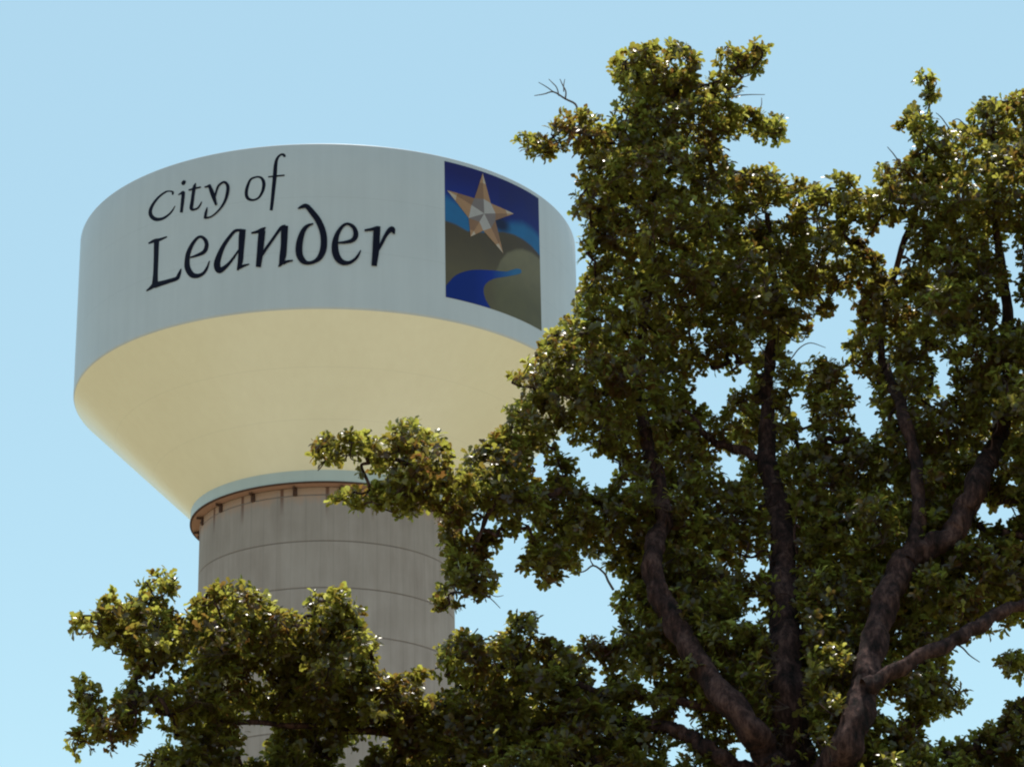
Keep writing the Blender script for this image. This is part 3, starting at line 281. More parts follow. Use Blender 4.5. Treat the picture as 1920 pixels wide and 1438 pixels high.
def interp(x, P): return float(np.interp(x, [p[0] for p in P], [p[1] for p in P]))
ES0, ES1, EZ0, EZ1 = 5.73, 12.15, 52.155, 59.36
HILL = [(5.73, 56.16), (6.3, 56.1), (7.0, 55.9), (8.0, 56.08), (9.2, 56.48), (9.98, 56.6), (10.67, 56.58), (11.42, 56.46), (12.15, 56.2)]
BTOP = [(5.73, 57.45), (7.0, 57.1), (8.2, 56.8), (9.3, 56.85), (9.9, 57.15), (10.7, 57.4), (11.4, 57.38), (12.15, 57.2)]
LHILL = [(5.73, 53.0), (8.6, 54.0), (9.05, 54.9), (9.5, 55.45), (10.18, 55.85), (10.66, 56.02), (11.41, 56.1), (12.15, 56.0)]
def sm(a, b, x):
    k = min(1, max(0, (x-a)/(b-a))); return k*k*(3-2*k)
def lerp(a, b, k): return tuple(a[i]*(1-k)+b[i]*k for i in range(3))
def emblem_col(s, z):
    h, bt, lh = interp(s, HILL), interp(s, BTOP), interp(s, LHILL)
    navy, royal, light = (0.013, 0.015, 0.125), (0.012, 0.028, 0.22), (0.022, 0.135, 0.33)
    c = lerp(royal, navy, sm(bt, 59.2, z))
    if s > 9.0: c = lerp(c, (0.012, 0.017, 0.11), 0.5)
    c = lerp(light, c, sm(bt-0.25, bt+0.35, z))
    # star's soft painted shadow on the sky band
    d = math.hypot((s-9.1)/0.75, (z-56.85)/0.5); c = lerp((0.012, 0.02, 0.06), c, sm(0.3, 1.2, d))
    brown, olive = (0.080, 0.063, 0.042), (0.180, 0.160, 0.105)
    g = lerp(brown, (0.115, 0.095, 0.060), sm(56.0, 53.2, z))
    if s > 10: g = lerp(g, (0.075, 0.055, 0.05), 0.6*sm(10.0, 11.2, s))
    k = sm(-0.12, 0.12, lh-z)*sm(8.0, 9.0, s)
    g = lerp(g, lerp(olive, (0.125, 0.115, 0.070), sm(55.2, 53.0, z)), k)
    return lerp(g, c, sm(h-0.05, h+0.05, z))
NS, NZ = 110, 124
v, f, cols = [], [], []
for j in range(NZ+1):
    for i in range(NS+1):
        s = ES0+(ES1-ES0)*i/NS; z = EZ0+(EZ1-EZ0)*j/NZ
        v.append(onwall(s, z, 0.006)); cols.append((*emblem_col(s, z), 1))
for j in range(NZ):
    for i in range(NS):
        a = j*(NS+1)+i; f.append((a, a+1, a+NS+2, a+NS+1))
me = py_mesh('emblem', v, f)
ca = me.color_attributes.new('paint', 'FLOAT_COLOR', 'POINT'); ca.data.foreach_set('color', np.array(cols, np.float32).ravel())
m, t, b = mat('emblem_paint', 0.6, 0.12); vc = t.nodes.new('ShaderNodeVertexColor'); vc.layer_name = 'paint'
t.links.new(mixc(t, math_(t, 'MULTIPLY', obj_noise(t, 1.5, 4), 0.35), vc.outputs[0], (0.03, 0.03, 0.05)), b.inputs['Base Color'])
emblem = link('emblem', me, m); emblem.parent = wall
emblem['label'] = 'square painted emblem of a barn star above brown hills and a blue river'

def wrap_poly(polys, off, step=0.22):
    """flat polygons in (arc, height) cut into narrow vertical slices and bent round the wall; returns v, f, material index"""
    V_, F_, MI = [], [], []
    for (P, mi) in polys:
        bm = bmesh.new(); vs = [bm.verts.new((a, b_, 0)) for a, b_ in P]; bm.faces.new(vs)
        bmesh.ops.triangulate(bm, faces=bm.faces[:])
        x0, x1 = min(p[0] for p in P), max(p[0] for p in P); x = x0+step
        while x < x1:
            bmesh.ops.bisect_plane(bm, geom=bm.verts[:]+bm.edges[:]+bm.faces[:], plane_co=(x, 0, 0), plane_no=(1, 0, 0)); x += step
        bm.verts.index_update(); n = len(V_)
        V_ += [onwall(q.co.x, q.co.y, off) for q in bm.verts]
        for q in bm.faces: F_.append(tuple(n+k.index for k in q.verts)); MI.append(mi)
        bm.free()
    return V_, F_, MI
def smooth_loop(P, n=5):
    P = np.array(P); o = []
    for i in range(len(P)):
        a, b_, c_, d = P[i-1], P[i], P[(i+1) % len(P)], P[(i+2) % len(P)]
        for k in range(n):
            u = k/n; o.append(tuple(.5*((2*b_)+(-a+c_)*u+(2*a-5*b_+4*c_-d)*u*u+(-a+3*b_-3*c_+d)*u**3)))
    return o
def open_curve(P, n=5):
    P = np.array(P); Q = np.vstack([2*P[0]-P[1], P, 2*P[-1]-P[-2]]); o = []
    for i in range(1, len(Q)-2):
        for k in range(n):
            u = k/n; o.append(tuple(.5*((2*Q[i])+(-Q[i-1]+Q[i+1])*u+(2*Q[i-1]-5*Q[i]+4*Q[i+1]-Q[i+2])*u*u+(-Q[i-1]+3*Q[i]-3*Q[i+1]+Q[i+2])*u**3)))
    o.append(tuple(P[-1])); return o
rv = open_curve([(5.735, 52.72), (5.9, 52.95), (6.37, 53.46), (7.25, 53.9), (8.46, 54.2), (9.35, 54.40), (9.75, 54.6), (10.2, 54.82), (10.5, 54.85), (10.4, 54.62), (9.48, 54.18), (8.55, 53.78), (8.06, 53.39), (7.9, 53.02), (8.0, 52.58), (8.33, 52.16)])
V_, F_, MI = wrap_poly([([(5.735, 52.16)] + rv[::1], 0)], 0.014)
m, t, b = mat('river_paint', 0.6, 0.12)
c = t.nodes.new('ShaderNodeTexCoord'); sp = t.nodes.new('ShaderNodeSeparateXYZ'); t.links.new(c.outputs['Object'], sp.inputs[0])
mr = nd(t, 'ShaderNodeMapRange'); mr.inputs[1].default_value = 6.9; mr.inputs[2].default_value = 9.0; t.links.new(sp.outputs['X'], mr.inputs[0])
t.links.new(ramp(t, mr.outputs[0], [(0.0, (0.006, 0.022, 0.17)), (0.45, (0.008, 0.028, 0.23)), (1.0, (0.03, 0.12, 0.27))]), b.inputs['Base Color'])
riv = link('river', py_mesh('river', V_, F_), m); riv.parent = emblem
tips = [(7.95, 59.27), (10.02, 57.72), (9.21, 55.32), (7.16, 55.64), (5.85, 57.80)]
inn = [(8.44, 57.78), (8.72, 56.94), (7.93, 56.16), (7.06, 56.6), (7.42, 57.76)]
ctr = (8.01, 57.10)
polys = []
def L2(a, b_, k): return (a[0]+(b_[0]-a[0])*k, a[1]+(b_[1]-a[1])*k)
for i in range(5):
    T = tips[i]; A = inn[i]; B = inn[i-1]                      # A: clockwise side, B: counter-clockwise side
    mc = L2(ctr, T, 0.36)
    lit = {0: (1, 0), 1: (0, 1), 2: (0, 1), 3: (0, 1), 4: (0, 1)}[i]
    for (I, side) in ((A, 0), (B, 1)):
        bright = side == (0 if i in (1,) else 1) if i != 0 else side == 0
        bright = {0: side == 0, 1: side == 1, 2: side == 0, 3: side == 1, 4: side == 1}[i]
        e1 = L2(I, T, 0.0)
        polys.append(([ctr, mc, e1], 2 if bright else 3))       # silvery heart of the star
        polys.append(([mc, L2(mc, T, 0.62), L2(I, T, 0.62), e1], 0 if bright else 1))
        polys.append(([L2(mc, T, 0.62), T, L2(I, T, 0.62)], 4 if bright else 0))
V_, F_, MI = wrap_poly(polys, 0.022)
me = py_mesh('star', V_, F_)
st = link('star', me, [flat('star_copper', (0.33, 0.175, 0.09)), flat('star_bronze', (0.215, 0.105, 0.055)), flat('star_silver', (0.37, 0.33, 0.33)), flat('star_pewter', (0.17, 0.13, 0.13)), flat('star_pale', (0.45, 0.35, 0.28))])
me.polygons.foreach_set('material_index', np.array(MI, np.int32)); st.parent = emblem

# ---------------------------------------------------------------- ground
v = []; f = []
def disc(name, r, z, m, cx=0, cy=0, seg=96, rings=(0.02, 0.1, 0.3, 1)):
    v = [(0, 0, 0)]; f = []
    for q in rings:
        for k in range(seg): v.append((r*q*math.cos(2*math.pi*k/seg), r*q*math.sin(2*math.pi*k/seg), 0))
    for k in range(seg): f.append((0, 1+k, 1+(k+1) % seg))
    for i in range(len(rings)-1):
        for k in range(seg): f.append((1+i*seg+k, 1+(i+1)*seg+k, 1+(i+1)*seg+(k+1) % seg, 1+i*seg+(k+1) % seg))
    o = link(name, py_mesh(name, v, f), m); o.location = (cx, cy, z); o['kind'] = 'structure'; return o
disc('ground', 4000, 0, M['grass'])
disc('added_bounce_disc', 46, 0.004, M['bounce_ground'], 6, 112)  # added unseen pale disc, sized to bounce sunlight up onto the tank cone

# ---------------------------------------------------------------- the oak
OUT = [[240,1640],[262,1438],[268,1415],[300,1408],[312,1395],[290,1370],[270,1375],[225,1410],[205,1415],[188,1400],[160,1420],[125,1418],[118,1395],[135,1378],[150,1370],[148,1340],[132,1310],[135,1285],[150,1265],[170,1270],[192,1290],[203,1318],[215,1300],[240,1285],[232,1270],[248,1258],[235,1245],[215,1235],[190,1215],[165,1200],[130,1190],[127,1165],[140,1145],[175,1143],[195,1112],[225,1115],[262,1118],[262,1095],[285,1072],[315,1070],[340,1090],[338,1115],[320,1130],[330,1140],[352,1150],[358,1128],[385,1105],[425,1088],[460,1088],[490,1110],[510,1130],[545,1140],[560,1160],[575,1130],[590,1110],[630,1100],[655,1108],[675,1140],[690,1180],[722,1195],[705,1225],[708,1258],[735,1265],[780,1255],[800,1245],[812,1225],[845,1190],[868,1178],[900,1165],[915,1195],[930,1190],[950,1180],[958,1150],[990,1148],[1012,1165],[1015,1195],[1050,1200],[1085,1205],[1110,1200],[1135,1200],[1165,1200],[1160,1185],[1145,1150],[1140,1120],[1150,1080],[1140,1060],[1120,1045],[1085,1055],[1085,1070],[1065,1080],[1045,1100],[1030,1108],[1005,1090],[985,1075],[978,1050],[990,1020],[995,1000],[960,1010],[930,1020],[925,1050],[935,1080],[930,1105],[905,1130],[870,1140],[840,1155],[815,1160],[808,1120],[825,1095],[840,1060],[825,1010],[824,974],[800,967],[775,982],[741,977],[720,963],[690,958],[650,965],[614,939],[630,920],[650,915],[689,908],[713,904],[713,890],[682,897],[664,880],[640,858],[612,880],[598,899],[581,883],[586,835],[595,807],[616,814],[640,824],[650,814],[689,814],[723,821],[730,800],[755,786],[775,779],[789,796],[824,817],[845,835],[845,862],[866,880],[875,876],[876,845],[890,824],[925,821],[928,807],[946,803],[948,769],[960,760],[981,751],[977,737],[949,723],[948,706],[963,697],[982,692],[984,671],[1008,650],[1029,624],[1060,600],[1084,557],[1084,532],[1104,503],[1084,482],[1079,474],[1100,432],[1100,411],[1065,395],[1067,382],[1079,370],[1079,332],[1079,299],[1063,282],[1046,290],[1029,299],[1013,307],[983,299],[969,269],[983,253],[1021,253],[1038,228],[1063,207],[1104,199],[1125,211],[1150,232],[1154,207],[1167,194],[1150,169],[1138,144],[1142,123],[1167,98],[1180,90],[1225,90],[1255,69],[1275,78],[1284,94],[1309,90],[1317,115],[1305,153],[1326,148],[1346,140],[1342,111],[1355,90],[1371,88],[1380,98],[1401,98],[1405,69],[1421,63],[1440,78],[1438,111],[1434,144],[1405,161],[1384,178],[1380,203],[1396,201],[1438,211],[1472,207],[1490,236],[1484,257],[1455,274],[1434,274],[1401,257],[1380,261],[1355,278],[1355,299],[1380,307],[1400,324],[1421,303],[1446,307],[1472,332],[1492,334],[1538,347],[1556,329],[1602,334],[1616,357],[1639,352],[1643,315],[1657,302],[1698,302],[1717,274],[1684,251],[1684,228],[1703,196],[1730,196],[1740,218],[1758,228],[1781,242],[1813,233],[1813,214],[1831,196],[1868,187],[1919,173],[1980,150],[2060,200],[2110,320],[2120,500],[2090,700],[2135,900],[2110,1150],[2060,1300],[2090,1450],[2000,1640]]
HOLES = [[[1662,421],[1694,416],[1700,453],[1690,500],[1655,513],[1650,480],[1628,450]],[[1565,549],[1602,572],[1607,614],[1586,650],[1582,690],[1574,673],[1538,669],[1515,660],[1503,686],[1487,678],[1483,650],[1515,641],[1533,604],[1565,585]],[[1586,705],[1618,715],[1640,770],[1644,800],[1630,822],[1608,812],[1604,746]],[[1497,728],[1512,745],[1508,792],[1522,827],[1503,833],[1492,775]],[[1295,722],[1324,699],[1365,709],[1400,687],[1408,717],[1373,742],[1353,778],[1334,781],[1301,757]],[[1341,849],[1368,851],[1390,886],[1371,897],[1341,876]],[[1055,812],[1074,819],[1102,853],[1137,864],[1153,883],[1149,915],[1104,918],[1081,897],[1079,866],[1053,849]],[[996,837],[1026,850],[1038,876],[1024,904],[1008,897],[998,870]],[[867,997],[925,980],[930,990],[880,1005]],[[1884,455],[1898,446],[1911,480],[1914,499],[1906,545],[1910,568],[1945,577],[1945,592],[1898,604],[1875,614],[1875,581],[1889,536],[1884,499]],[[1747,658],[1769,662],[1786,717],[1780,753],[1761,751],[1761,705]],[[1845,975],[1852,958],[1890,955],[1895,975],[1866,990],[1846,1000]],[[1803,1214],[1843,1204],[1872,1181],[1945,1175],[1960,1300],[1900,1303],[1872,1354],[1819,1377],[1790,1400],[1738,1383],[1726,1363],[1770,1350],[1831,1317],[1813,1293],[1778,1270],[1776,1229]],[[1650,1328],[1690,1325],[1695,1345],[1655,1350]],[[1398,1062],[1423,1041],[1437,1066],[1411,1091]],[[1409,1124],[1440,1128],[1442,1167],[1417,1155]],[[1112,1250],[1135,1250],[1134,1288],[1118,1280]],[[1181,1313],[1210,1325],[1205,1340],[1183,1333]],[[1206,1277],[1226,1275],[1226,1296],[1212,1294]],[[1246,1363],[1275,1334],[1314,1359],[1292,1378],[1262,1368]],[[1260,1388],[1280,1392],[1275,1438],[1254,1438]],[[1373,1380],[1406,1396],[1430,1445],[1387,1440],[1373,1407]],[[460,1367],[506,1355],[506,1386],[487,1417],[452,1429]],[[629,1417],[683,1384],[727,1384],[700,1409],[662,1445],[635,1445]],[[475,1265],[504,1267],[504,1288],[478,1284]],[[781,1275],[812,1270],[839,1277],[825,1300],[790,1308]],[[265,1288],[271,1273],[300,1261],[352,1250],[357,1258],[333,1271],[290,1284]],[[264,1335],[284,1328],[300,1353],[316,1392],[296,1371],[272,1362]],[[198,1312],[210,1312],[210,1340],[200,1336]],[[1438,400],[1470,402],[1484,387],[1480,410],[1450,418]],[[1554,402],[1572,402],[1570,423],[1554,430]],[[1595,421],[1616,428],[1628,450],[1610,448]],[[1688,1238],[1700,1236],[1698,1250]],[[1306,640],[1322,622],[1326,650],[1312,668]],[[1150,1080],[1160,1078],[1158,1100],[1150,1100]]]
LIMBS = [{"name":"limb","p":[[1500,1600,49.4,0],[1462,1480,38.0,-0.5],[1440,1420,32.3,-0.5],[1395,1350,29.45,-0.5],[1325,1265,27.549999999999997,-0.5],[1275,1185,26.599999999999998,-0.5],[1240,1120,25.65,-0.5],[1222,1050,23.75,-0.5],[1243,980,20.9,-0.3],[1238,920,19.0,-0.3],[1222,860,17.099999999999998,-0.3],[1205,790,16.15,-0.3],[1198,700,14.25,0.2],[1208,600,11.399999999999999,0.2],[1225,450,7.6,0.2],[1228,320,5.699999999999999,0.2],[1235,180,2.8499999999999996,0.2]],"show":[770,1230,0.25]},{"name":"limb","p":[[1505,1600,57.75,0.2],[1492,1450,46.2,0.1],[1480,1300,39.9,0.1],[1472,1180,35.7,0.1],[1470,1060,31.5,0.1],[1462,960,28.35,0.1],[1443,890,24.150000000000002,0.1],[1437,804,19.95,0.1],[1440,705,15.75,0.1],[1446,635,12.600000000000001,0.1],[1450,520,9.450000000000001,0.1],[1438,400,6.300000000000001,0.1]],"show":[620,1500,0.4]},{"name":"limb","p":[[1508,1600,52,0],[1545,1470,42,-0.6],[1590,1395,34,-0.6],[1618,1300,31,-0.6],[1633,1229,30,-0.6],[1656,1142,29,-0.6],[1691,1062,30,-0.6],[1726,1033,28,-0.6],[1778,1008,26,-0.6],[1808,961,26,-0.6],[1833,905,26,-0.6],[1866,835,23,0.2],[1888,746,19,0.2],[1893,658,16,0.2],[1880,520,12,0.2],[1865,380,7,0.2],[1870,260,4,0.2]],"show":[800,1500,0.6]},{"name":"branch","p":[[1700,1052,20,-0.7],[1720,990,17,-0.7],[1722,926,15,-0.7],[1714,851,15,-0.7],[1693,775,14,-0.7],[1664,697,12,0.25],[1650,650,10,0.25],[1662,560,8,0.25],[1705,430,7,0.25],[1735,320,5,0.25],[1742,230,3,0.25],[1744,165,2.5,0.25]],"show":[640,960,0.4]},{"name":"branch","p":[[1440,880,14,0.1],[1423,862,12,0.1],[1376,839,11,0.1],[1336,827,9,0.1],[1306,792,7,0.1],[1281,767,5,0]],"show":[740,900,0.9]},{"name":"branch","p":[[1622,1290,18,-0.8],[1690,1250,16,-0.9],[1778,1206,15,-1.0],[1819,1183,15,-1.0],[1872,1150,14,-1.0],[1925,1128,12,-1.0],[2010,1090,8,-0.9]],"show":[1100,1225,0.7]},{"name":"branch","p":[[1470,1500,30,-0.06],[1400,1450,24,-0.18],[1346,1418,19,-0.02],[1312,1394,17,-0.05],[1279,1373,16,-0.08],[1240,1362,15,-0.11],[1150,1350,13,-0.11],[1050,1362,12,-0.11],[930,1372,12,-0.08],[829,1363,12,-0.05],[740,1350,12,-0.02],[640,1345,10,0.01],[560,1300,8,0.07],[475,1255,6,0.13],[390,1200,5,0.19],[270,1165,3,0.25]]},{"name":"branch","p":[[1450,1560,30,-0.15],[1330,1500,26,-0.36],[1180,1450,20,-0.45],[1040,1412,15,-0.23],[920,1400,13,-0.23],[830,1385,11,-0.23],[700,1372,9,-0.2],[560,1360,7,-0.17],[420,1350,5,-0.11],[330,1330,3,-0.05]]},{"name":"branch","p":[[1232,960,14,-0.05],[1180,950,12,-0.11],[1099,932,10,-0.2],[1060,918,8,-0.23],[1000,935,8,-0.23],[930,930,7,-0.2],[870,910,6,-0.17],[800,885,5,-0.14],[720,855,4,-0.11],[640,845,3,-0.08]]},{"name":"branch","p":[[930,930,6,-0.2],[905,990,5,-0.2],[880,1050,4,-0.17],[870,1100,3,-0.17]]},{"name":"branch","p":[[1203,700,9,-0.08],[1150,740,7,-0.14],[1080,720,5,-0.17],[1010,740,3,-0.2]]},{"name":"branch","p":[[1360,1330,12,0.07],[1250,1310,9,-0.05],[1140,1300,8,-0.14],[1040,1270,6,-0.17],[940,1250,4,-0.17]]},{"name":"branch","p":[[1228,330,6,0.07],[1300,300,5,0.1],[1370,230,4,0.16],[1440,240,2.5,0.19]]},{"name":"branch","p":[[1225,420,6,0.01],[1150,330,5,0.07],[1083,240,4,0.13],[1010,275,2.5,0.13]]}]
DEAD = [[[[1088,240,2.6],[1083,211,2.4],[1079,196,2.2],[1060,186,2],[1038,173,1.6],[1020,177,1.2],[1002,180,0.8]],[[1060,186,1.8],[1061,172,1.5],[1055,160,1.2],[1050,149,0.8]],[[1057,172,1.2],[1057,160,1],[1059,149,0.7]],[[1048,180,1.4],[1044,165,1.2],[1036,156,1],[1029,149,0.7]],[[1038,173,1.2],[1024,163,1],[1010,155,0.7]]],[[[1380,180,1.3],[1405,178,1],[1434,178,0.7]],[[1424,206,1],[1428,196,0.9],[1428,184,0.6]]],[[[1150,1105,2.6],[1140,1088,2.4],[1133,1074,2.2],[1113,1060,1.8],[1095,1071,1.4],[1067,1076,0.8]],[[1113,1060,1.5],[1108,1052,1.2],[1104,1040,0.8]]],[[[1780,1205,2],[1802,1212,1.8],[1818,1228,1.3],[1837,1241,0.8]]],[[[900,1110,1.4],[920,1122,1.1],[938,1140,0.7]],[[910,1110,1],[930,1118,0.8],[944,1116,0.5]]],[[[1484,672,1.4],[1500,652,1.2],[1520,643,1],[1548,652,0.6]]],[[[1690,310,1.6],[1676,290,1.2],[1664,276,0.8]]],[[[1780,242,1.4],[1766,222,1.1],[1755,212,0.7]]],[[[1815,240,1.4],[1797,224,1],[1785,228,0.7]]]]
ISL = [[[1872,1245],[1885,1222],[1920,1212],[1960,1230],[1960,1285],[1915,1278],[1885,1265]],[[1714,148],[1733,133],[1756,136],[1766,158],[1764,182],[1756,205],[1738,205],[1726,178]]]
oak = bpy.data.objects.new('oak_tree', None); COL.objects.link(oak)
base = at(1500, 1438, 30.0); base[2] = 0
oak.location = tuple(base)
oak['label'] = 'large dark olive oak with forking brown limbs in front of the water tower'
oak['category'] = 'tree'

# crown silhouette as a coarse grid with distance to the edge
G = 4; X0, Y0, X1, Y1 = 90, 40, 2140, 1640
gx = np.arange(X0, X1, G)+G/2; gy = np.arange(Y0, Y1, G)+G/2
XX, YY = np.meshgrid(gx, gy)
def inside(P):
    r = np.zeros(XX.shape, bool); P = np.array(P, float)
    for i in range(len(P)):
        xa, ya = P[i-1]; xb, yb = P[i]
        if ya == yb: continue
        c_ = ((ya > YY) != (yb > YY)) & (XX < (xb-xa)*(YY-ya)/(yb-ya)+xa); r ^= c_
    return r
mask = inside(OUT)
for h in ISL: mask |= inside(h)
for h in HOLES: mask &= ~inside(h)
for h in ISL[:1]: mask |= inside(h)
dist = np.zeros(mask.shape); cur = mask.copy()
for k in range(60):
    dist += cur*G
    p = np.pad(cur, 1, constant_values=True)   # grid border lies outside the frame
    n4 = p[:-2, 1:-1] & p[2:, 1:-1] & p[1:-1, :-2] & p[1:-1, 2:]
    cur = cur & n4 if k % 2 == 0 else cur & n4 & p[:-2, :-2] & p[2:, 2:] & p[:-2, 2:] & p[2:, :-2]
def dist_at(x, y):
    i = ((np.asarray(y)-Y0)/G).astype(int); j = ((np.asarray(x)-X0)/G).astype(int)
    ok = (i >= 0) & (j >= 0) & (i < dist.shape[0]) & (j < dist.shape[1])
    return np.where(ok, dist[np.clip(i, 0, dist.shape[0]-1), np.clip(j, 0, dist.shape[1]-1)], 0)
PXM = 32.4/FPX         # metres per picture unit at the tree
ph = rng.uniform(0, 6.28, 8)
def depth_s(x, y): return 30.0 + 0.8*np.sin(x/260+ph[0]+y/400) + 0.6*np.sin(y/230+ph[1]-x/330)
def depth0(x, y): return depth_s(x, y) + 0.3*np.sin(x/70+ph[2])*np.sin(y/80+ph[3])

# clumps of foliage; the crown is deepest round the fork
def lowf(x, y): return min(1, max(0, (y-750)/250))*min(1, max(0, (x-1000)/200))
def tmax(x, y): return 1.3 + 1.9*min(1, max(0, (y-750)/250))*min(1, max(0, (x-950)/200)) + 0.7*(y > 1200 and x < 950)
ys, xs = np.nonzero(mask & (dist > 8))
cand = rng.permutation(len(ys)); cand = np.concatenate([cand, rng.permutation(len(ys)), rng.permutation(len(ys))])
P_ = np.zeros((6000, 3)); Rr = np.zeros(6000); nC = 0
for c_ in cand:
    x = gx[xs[c_]]+rng.uniform(-2, 2); y = gy[ys[c_]]+rng.uniform(-2, 2); d = dist[ys[c_], xs[c_]]
    T = min(tmax(x, y), 0.12+d*PXM*1.5)
    Y = depth0(x, y)+T*rng.uniform(-1+0.5*lowf(x, y), 1)
    rad = min(d*0.95+4, rng.uniform(30, 64))*PXM
    if d*PXM < rad*0.5: continue
    p = at(x, y, Y)
    if nC:
        dd = np.sqrt(((P_[:nC]-p)**2).sum(1))
        if (dd < 0.74*(Rr[:nC]+rad)).any(): continue
    P_[nC] = p; Rr[nC] = rad; nC += 1
    if nC >= 1500: break
cov = np.zeros(mask.shape)
def cover(x, y, rpx, wgt=1.0):
    i0, i1 = int((y-rpx-Y0)/G), int((y+rpx-Y0)/G)+2; j0, j1 = int((x-rpx-X0)/G), int((x+rpx-X0)/G)+2
    i0, j0 = max(i0, 0), max(j0, 0)
    cov[i0:i1, j0:j1] += wgt*(((XX[i0:i1, j0:j1]-x)**2+(YY[i0:i1, j0:j1]-y)**2) < (rpx*0.9)**2)
for i in range(nC):
    x, y = to_px(P_[i]); cover(x, y, Rr[i]/PXM)
NEEDM = 3.4 + 2.6*np.clip((YY-800)/250, 0, 1)*np.clip((XX-1080)/120, 0, 1) + 1.4*np.clip((YY-1200)/100, 0, 1)*(XX < 1080)
for k in range(2500):
    need = mask & (dist > 8) & (cov < np.minimum(NEEDM, 1.2+dist/20.0))
    iy, ix = np.nonzero(need)
    if len(iy) < 60 or nC > 5900: break
    for q in rng.integers(0, len(iy), 4):
        x, y, d = gx[ix[q]], gy[iy[q]], dist[iy[q], ix[q]]
        rad = min(d*0.95+5, rng.uniform(26, 56)); T = min(tmax(x, y), 0.12+d*PXM*1.4)
        P_[nC] = at(x, y, depth0(x, y)+T*rng.uniform(-1+0.5*lowf(x, y), 1)); Rr[nC] = rad*PXM; nC += 1
        cover(x, y, rad)
P_ = P_[:nC]; Rr = Rr[:nC]
print('clumps', nC)

# limbs -------------------------------------------------------
def tube(v, f, pts, rad, seg=10, rough=0.0, cap=False):
    pts = np.array(pts, float); n = len(v); tan = np.gradient(pts, axis=0); tan /= np.linalg.norm(tan, axis=1)[:, None]+1e-9
    u = np.cross(tan[0], (0.3, 1, 0.2)); u /= np.linalg.norm(u)
    for i, (p, t_) in enumerate(zip(pts, tan)):
        u = u-t_*(u@t_); u /= np.linalg.norm(u); w_ = np.cross(t_, u)
        for k in range(seg):
            a = 2*math.pi*k/seg
            rr = rad[i]*(1+rough*(math.sin(3*a+i*0.35)+0.6*math.sin(5*a-i*0.21)+0.3*rng.uniform(-1, 1)))
            v.append(p+rr*(math.cos(a)*u+math.sin(a)*w_))
    for i in range(len(pts)-1):
        for k in range(seg):
            k2 = (k+1) % seg; f.append((n+i*seg+k, n+i*seg+k2, n+(i+1)*seg+k2, n+(i+1)*seg+k))
    if cap: f.append(tuple(n+(len(pts)-1)*seg+k for k in range(seg)))
def spline(P, n=8): return np.array(open_curve([tuple(map(float, p)) for p in P], n))
limb_pts = []; limb_rad = []; CLEAR = []
for spec in LIMBS:
    C = np.array(spec['p'], float)
    W3 = np.array([[*at(x, y, (depth_s(x, y) if y < 1420 else 30.0+(depth_s(x, y)-30)*0.5)+dy), r*PXM*0.8] for x, y, r, dy in C])
    S_ = spline(W3, 14)
    if spec['name'] != 'trunk':
        wob = rng.normal(0, 1, (3, 4)); q_ = np.arange(len(S_)); S_[:, :3] += 0.010*np.stack([np.sin(q_*0.33+wob[0, 0])+np.sin(q_*0.57+wob[0, 1]), np.sin(q_*0.5+wob[1, 0]), np.sin(q_*0.6+wob[2, 0])], -1)
    v, f = [], []
    tube(v, f, S_[:, :3], np.maximum(S_[:, 3], 0.006)*(1+0.07*np.sin(np.arange(len(S_))*0.55+wob[1, 2])+0.04*rng.normal(0, 1, len(S_))), 22, 0.07, True)
    o = link(spec['name'], py_mesh(spec['name'], v, f), M['bark'], oak, True)
    limb_pts.append(S_[:, :3]); limb_rad.append(S_[:, 3])
    if 'show' in spec:
        ya, yb, pr = spec['show']
        for s_ in S_:
            x, y = to_px(s_[:3])
            if ya <= y <= yb: CLEAR.append((x, y, s_[3]/PXM, s_[1], pr))
# trunk from the ground to the fork
top = at(1505, 1545, 30.0)
tp = [(base[0]-0.05, base[1], -0.3, 0.78), (base[0]-0.05, base[1], 0.15, 0.62), (base[0], base[1], 0.8, 0.50), (base[0]+0.08, base[1], 2.5, 0.44), (base[0]-0.04, base[1], 5.0, 0.42), (*top, 0.42)]
S_ = spline(tp, 10); v, f = [], []
tube(v, f, S_[:, :3], S_[:, 3], 28, 0.035, True)
link('trunk', py_mesh('trunk', v, f), M['bark'], oak, True)
for d in DEAD:
    v, f = [], []
    for br in d:
        W3 = np.array([[*at(x, y, 29.7+0.05*k), r*PXM] for k, (x, y, r) in enumerate(br)])
        S_ = spline(W3, 4); tube(v, f, S_[:, :3], np.maximum(S_[:, 3], 0.002), 5)
    link('dead_twig', py_mesh('dead_twig', v, f), M['twig'], oak)

# branchlets: every clump hangs on the nearest wood already in the tree
LP = np.vstack(limb_pts); nodes = np.vstack([LP, P_]); nL = len(LP)
best = np.full(nC, 1e9); par = np.zeros(nC, int)
for i in range(nC):
    d_ = ((LP-P_[i])**2).sum(1); par[i] = d_.argmin(); best[i] = d_.min()
done = np.zeros(nC, bool); order = []
for _ in range(nC):
    b_ = np.where(done, 1e9, best); i = int(b_.argmin()); done[i] = True; order.append(i)
    d_ = ((P_-P_[i])**2).sum(1)*1.05; up_ = (~done) & (d_ < best); best[up_] = d_[up_]; par[up_] = nL+i
cnt = np.ones(nC)
for i in reversed(order):
    if par[i] >= nL: cnt[par[i]-nL] += cnt[i]
v, f = [], []
for i in order:
    a = nodes[par[i]]; b_ = P_[i]; L_ = np.linalg.norm(b_-a)
    r1 = 0.004+0.0030*math.sqrt(cnt[i]); r1 = min(r1, 0.04)
    mid = (a+b_)/2 + rng.normal(0, 0.13, 3)*L_ + np.array((0, 0, -0.05))*L_
    tube(v, f, np.array(open_curve([tuple(a), tuple(mid), tuple(b_)], 3)), np.linspace(r1*1.15, r1, 7), 6)
link('branchlets', py_mesh('branchlets', v, f), M['bark'], oak, True)

